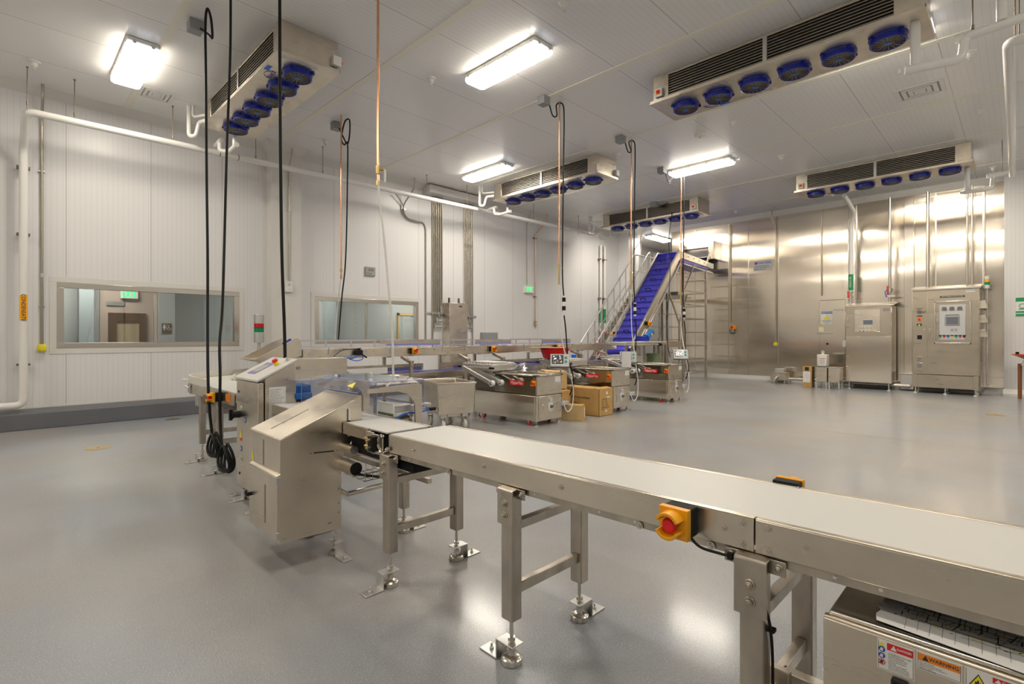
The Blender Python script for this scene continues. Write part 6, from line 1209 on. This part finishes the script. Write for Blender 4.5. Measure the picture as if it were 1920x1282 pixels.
t = T('isolator_switch', 'small orange and red isolator switch on the freezer wall', 'switch', (16.7, 6.58, 1.66)); MB().box(16.66, XR, 6.51, 6.66, 1.61, 1.73).build('box', 'yellow', t, bevel=.008); MB().cyl((16.66, 6.60, 1.67), (16.63, 6.60, 1.67), .04, n=14).build('knob', 'red', t); MB().tube(cat_curve([(16.70, 6.68, 1.62), (16.69, 6.68, 1.52), (16.69, 6.62, 1.46), (16.69, 6.55, 1.50), (16.70, 6.54, 1.61)]), .011, 6).build('cable', 'black', t)
pipe('wall_conduit', 'bent steel conduit dropping to the yellow outlet on the freezer wall', 'conduit', 'conduit', [(16.5, 5.36, CZ), (16.5, 5.36, 5.0), (16.71, 5.30, 4.6), (16.71, 5.30, 1.2)], .022)
outlet('yellow_outlet', 'yellow watertight outlet on the stainless freezer wall', (XR, 5.31, 1.14), (-1, 0, 0))
pipe('wall_conduit', 'steel conduit ending above the freezer door by the notice sign', 'conduit', 'conduit', [(16.72, 4.08, 5.0), (16.72, 4.08, 2.55)], .018)
pipe('wall_conduit', 'thin steel conduit next to the bent white defrost pipe', 'conduit', 'chrome', [(16.72, 3.24, 5.0), (16.72, 3.24, 2.3)], .02)
# freezer access door with handles
d = S(MB().box(XR-.05, XR, 3.48, 4.14, .5, 2.42).build('door_3', 'polished', bevel=.02))
MB().box(XR-.08, XR-.05, 3.55, 3.78, 2.10, 2.15).box(XR-.08, XR-.05, 3.50, 3.80, .86, .91).box(XR-.09, XR-.02, 4.06, 4.2, 1.44, 1.50).bar((XR-.08, 4.1, 1.47), (XR-.08, 3.8, 1.46), .03, .03).build('door_handle', 'chrome', d, bevel=.008); MB().box(XR-.055, XR-.05, 3.9, 3.96, 1.14, 1.19).build('lock', 'black', d)
t = T('notice_sign', 'white and blue NOTICE sign with yellow triangle on the freezer door', 'sign', (16.69, 3.96, 1.9)); MB().box(XR-.056, XR-.051, 3.80, 4.09, 1.73, 2.10).build('plate', 'white', t); MB().box(XR-.058, XR-.056, 3.81, 4.08, 2.02, 2.09).build('header', 'blue_sign', t); text('NOTICE', .068, (XR-.0585, 3.945, 2.055), '-X', 'white', t, bold=.02)
MB().prism([(XR-.057, 4.03, 1.855), (XR-.057, 3.86, 1.855), (XR-.057, 3.945, 2.0)], (-.001, 0, 0)).build('triangle', 'yel', t); text('!', .10, (XR-.0585, 3.945, 1.90), '-X', 'white', t, bold=.03); text('MAINTENANCE\nPERSONNEL\nONLY', .036, (XR-.0575, 3.945, 1.79), '-X', 'ink', t)
t = T('caution_label', 'small white label with yellow top under the NOTICE sign', 'sign', (16.69, 4.0, 1.6)); MB().box(XR-.056, XR-.051, 4.02, 4.14, 1.51, 1.66).build('plate', 'white', t); MB().box(XR-.058, XR-.056, 4.02, 4.14, 1.63, 1.66).prism([(XR-.057, 4.11, 1.55), (XR-.057, 4.05, 1.55), (XR-.057, 4.08, 1.60)], (-.001, 0, 0)).build('yellow_mark', 'yel', t)
t = T('maker_plate', 'grey maker plate with blue lettering high on the freezer wall', 'sign', (16.74, 5.7, 3.6)); MB().box(XR-.012, XR, 5.42, 5.97, 3.42, 3.74).build('plate', 'lgrey', t, bevel=.003); text('YONG SUNG', .095, (XR-.013, 5.66, 3.655), '-X', 'blue_sign', t, sx=.75, bold=.02)
MB().cyl((XR-.013, 5.89, 3.655), (XR-.0145, 5.89, 3.655), .045, n=18).build('round_mark', 'red_sign', t); MB().cyl((XR-.0145, 5.89, 3.645), (XR-.0155, 5.89, 3.645), .03, n=18).build('round_mark_inner', 'blue_sign', t); f = MB(); fine_print(f, (XR-.0135, 5.93, 3.57), (0, -1, 0), (0, 0, 1), .46, 3, .05, .018, 5); f.build('fine_print', 'ink', t)
# small tanks, jug, carton, drain box at the wall foot
for y0, lab in ((3.64, 'small stainless tank stand carrying the white jug'), (3.35, 'small stainless tank stand beside the wide steel cabinet')):
    t = T('tank_stand', lab, 'tank', (15.6, y0+.14, 0), 0, 'small steel tank stands at the freezer wall'); MB().box(15.42, 15.80, y0, y0+.26, .17, .55).build('tank', 'steel_h', t, bevel=.006); MB().box(15.40, 15.82, y0-.01, y0+.27, .545, .565).build('lid', 'chrome', t, bevel=.003)
    for x in (15.45, 15.77):
        for y in (y0+.02, y0+.24): MB().box(x-.018, x+.018, y-.018, y+.018, .03, .18).cyl((x, y, 0), (x, y, .03), .03, n=12).build('leg', 'alu', t)
    MB().box(15.415, 15.42, y0+.11, y0+.15, .47, .53).build('latch', 'alu', t)
t = T('plastic_jug', 'milky white plastic jug with red print on the small steel tank', 'jug', (15.6, 3.78, .566)); MB().box(15.47, 15.73, 3.655, 3.895, .566, .90).build('jug', 'jug', t, bevel=.03); MB().cyl((15.6, 3.78, .90), (15.6, 3.78, .95), .03, n=14).build('cap', 'white', t); MB().tube([Vector((15.6, 3.78+.03*math.cos(q), .955+.035*math.sin(q))) for q in [2*math.pi*i/16 for i in range(16)]], .011, 8, True).build('handle', 'jug', t)
MB().box(15.468, 15.47, 3.67, 3.83, .62, .84).build('label', 'paper', t); MB().box(15.466, 15.468, 3.69, 3.82, .785, .80).build('red_print', 'red_sign', t); f = MB(); fine_print(f, (15.4665, 3.82, .76), (0, -1, 0), (0, 0, 1), .13, 7, .018, .006, 6); f.build('fine_print', 'ink', t)
t = T('tall_carton', 'tall narrow brown carton with a paper sheet beside the small steel tanks', 'box', (15.65, 4.13, 0)); MB().box(15.52, 15.78, 4.02, 4.24, 0, .56).build('carton', 'card', t, bevel=.004); MB().box(15.518, 15.52, 4.055, 4.235, .13, .42).build('paper_label', 'paper', t); MB().box(15.519, 15.521, 4.09, 4.19, .45, .545).build('torn_opening', 'dark', t); f = MB(); fine_print(f, (15.5175, 4.2, .37), (0, -1, 0), (0, 0, 1), .12, 3, .05, .006, 4); f.build('fine_print', 'red_sign', t)
t = T('drain_box', 'low stainless drain box with lid at the foot of the freezer wall', 'drain box', (16.3, 5.06, 0)); MB().box(16.12, 16.5, 4.86, 5.27, .10, .30).build('box', 'steel_h', t, bevel=.005); MB().box(16.09, 16.53, 4.83, 5.30, .30, .315).build('flange', 'chrome', t, bevel=.002); MB().box(16.2, 16.42, 4.92, 5.18, .315, .43).build('lid_box', 'alu', t, bevel=.01)
MB().tube(bend([(16.1, 5.06, .20), (16.04, 5.06, .20), (16.02, 5.14, .06), (16.02, 5.14, .02)], .05), .035, 10).build('elbow_pipe', 'chrome', t, smooth=60)
for x in (16.15, 16.47):
    for y in (4.89, 5.24): MB().cyl((x, y, 0), (x, y, .1), .015, n=8).build('leg', 'alu', t)
pipe('floor_pipe', 'polished steel drain pipe at floor level beside the drain box', 'pipe', 'chrome', [(16.25, 4.80, .02), (16.25, 4.80, .15), (16.25, 4.60, .15), (16.3, 2.0, .12)], .045, .08)
t = T('base_block', 'pale steel block at the foot of the wall between the two freezer cabinets', 'block', (16.6, 2.1, 0)); MB().box(16.45, XR-.13, 1.95, 2.22, .02, .40).build('block', 'alu', t, bevel=.006); MB().box(16.44, XR-.13, 1.93, 2.24, .40, .44).build('cap', 'chrome', t, bevel=.01)

# ================================================================ FAR RIGHT WALL
t = T('safety_sign', 'green and white eyewash safety sign on the white end wall', 'sign', (16.54, .05, 2.0)); MB().box(16.535, 16.55, -.12, .10, 1.85, 2.27).build('plate', 'white', t); MB().box(16.533, 16.535, -.12, .10, 2.18, 2.27).box(16.533, 16.535, -.12, .10, 1.85, 1.90).box(16.533, 16.535, -.12, .10, 1.92, 1.96).build('green_band', 'greens', t); MB().tube([Vector((16.533, -.01+.05*math.cos(q), 2.08+.05*math.sin(q))) for q in [2*math.pi*i/16 for i in range(16)]], .006, 6, True).box(16.53, 16.535, -.06, .05, 2.0, 2.02).build('eye_symbol', 'greens', t)
t = T('eyewash_station', 'orange eyewash bowl on a rusty post at the right edge', 'eyewash', (15.95, -.02, 0)); MB().lathe([(.04, -.05), (.08, -.03), (.26, .06), (.27, .06), (.27, .07), (.24, .07), (.06, -.02), (0, -.02)], (15.9, -.10, .92), (0, 0, 1), 30).build('bowl', 'redbowl', t, smooth=60); MB().cyl((15.95, .03, .02), (15.95, .03, .78), .035, n=14).build('post', 'brown', t)
MB().cyl((15.9, -.10, .74), (15.9, -.10, .88), .12, .07, n=18).cyl((15.9, -.10, .70), (15.9, -.10, .74), .10, n=18).box(15.85, 16.545, -.12, -.06, .66, .74).build('bracket', 'jug', t, bevel=.006); MB().cyl((15.9, .07, .98), (15.9, .07, 1.04), .03, n=10).cyl((15.9, .02, .95), (15.9, .02, .99), .015, n=8).build('spray_head', 'black', t); MB().box(15.9, 16.0, .0, .06, 0, .02).build('post_foot', 'brown', t)
# floor details
for x, y, r, lab in ((.885, 8.16, .13, 'round brass cleanout cover in the floor near the window kerb'), (2.07, 10.06, .10, 'small brass floor cover close to the kerb below the first window'), (12.42, .32, .13, 'round brass floor cover near the right edge'), (15.6, 6.75, .08, 'small brass floor cover at the foot of the freezer wall')):
    t = T('floor_cleanout', lab, 'floor cover', (x, y, 0), 0, 'cleanout covers in the floor'); MB().cyl((x, y, 0), (x, y, .003), r, n=32).build('cover', 'brass', t); MB().cyl((x, y, .003), (x, y, .004), r*.12, n=12).build('plug', 'dark_steel', t)
S(MB().box(6.1, 13.5, .93, .936, .0, .0012).box(8.55, 8.556, -4, 5.2, 0, .0012).build('trim_9', 'seamline'))
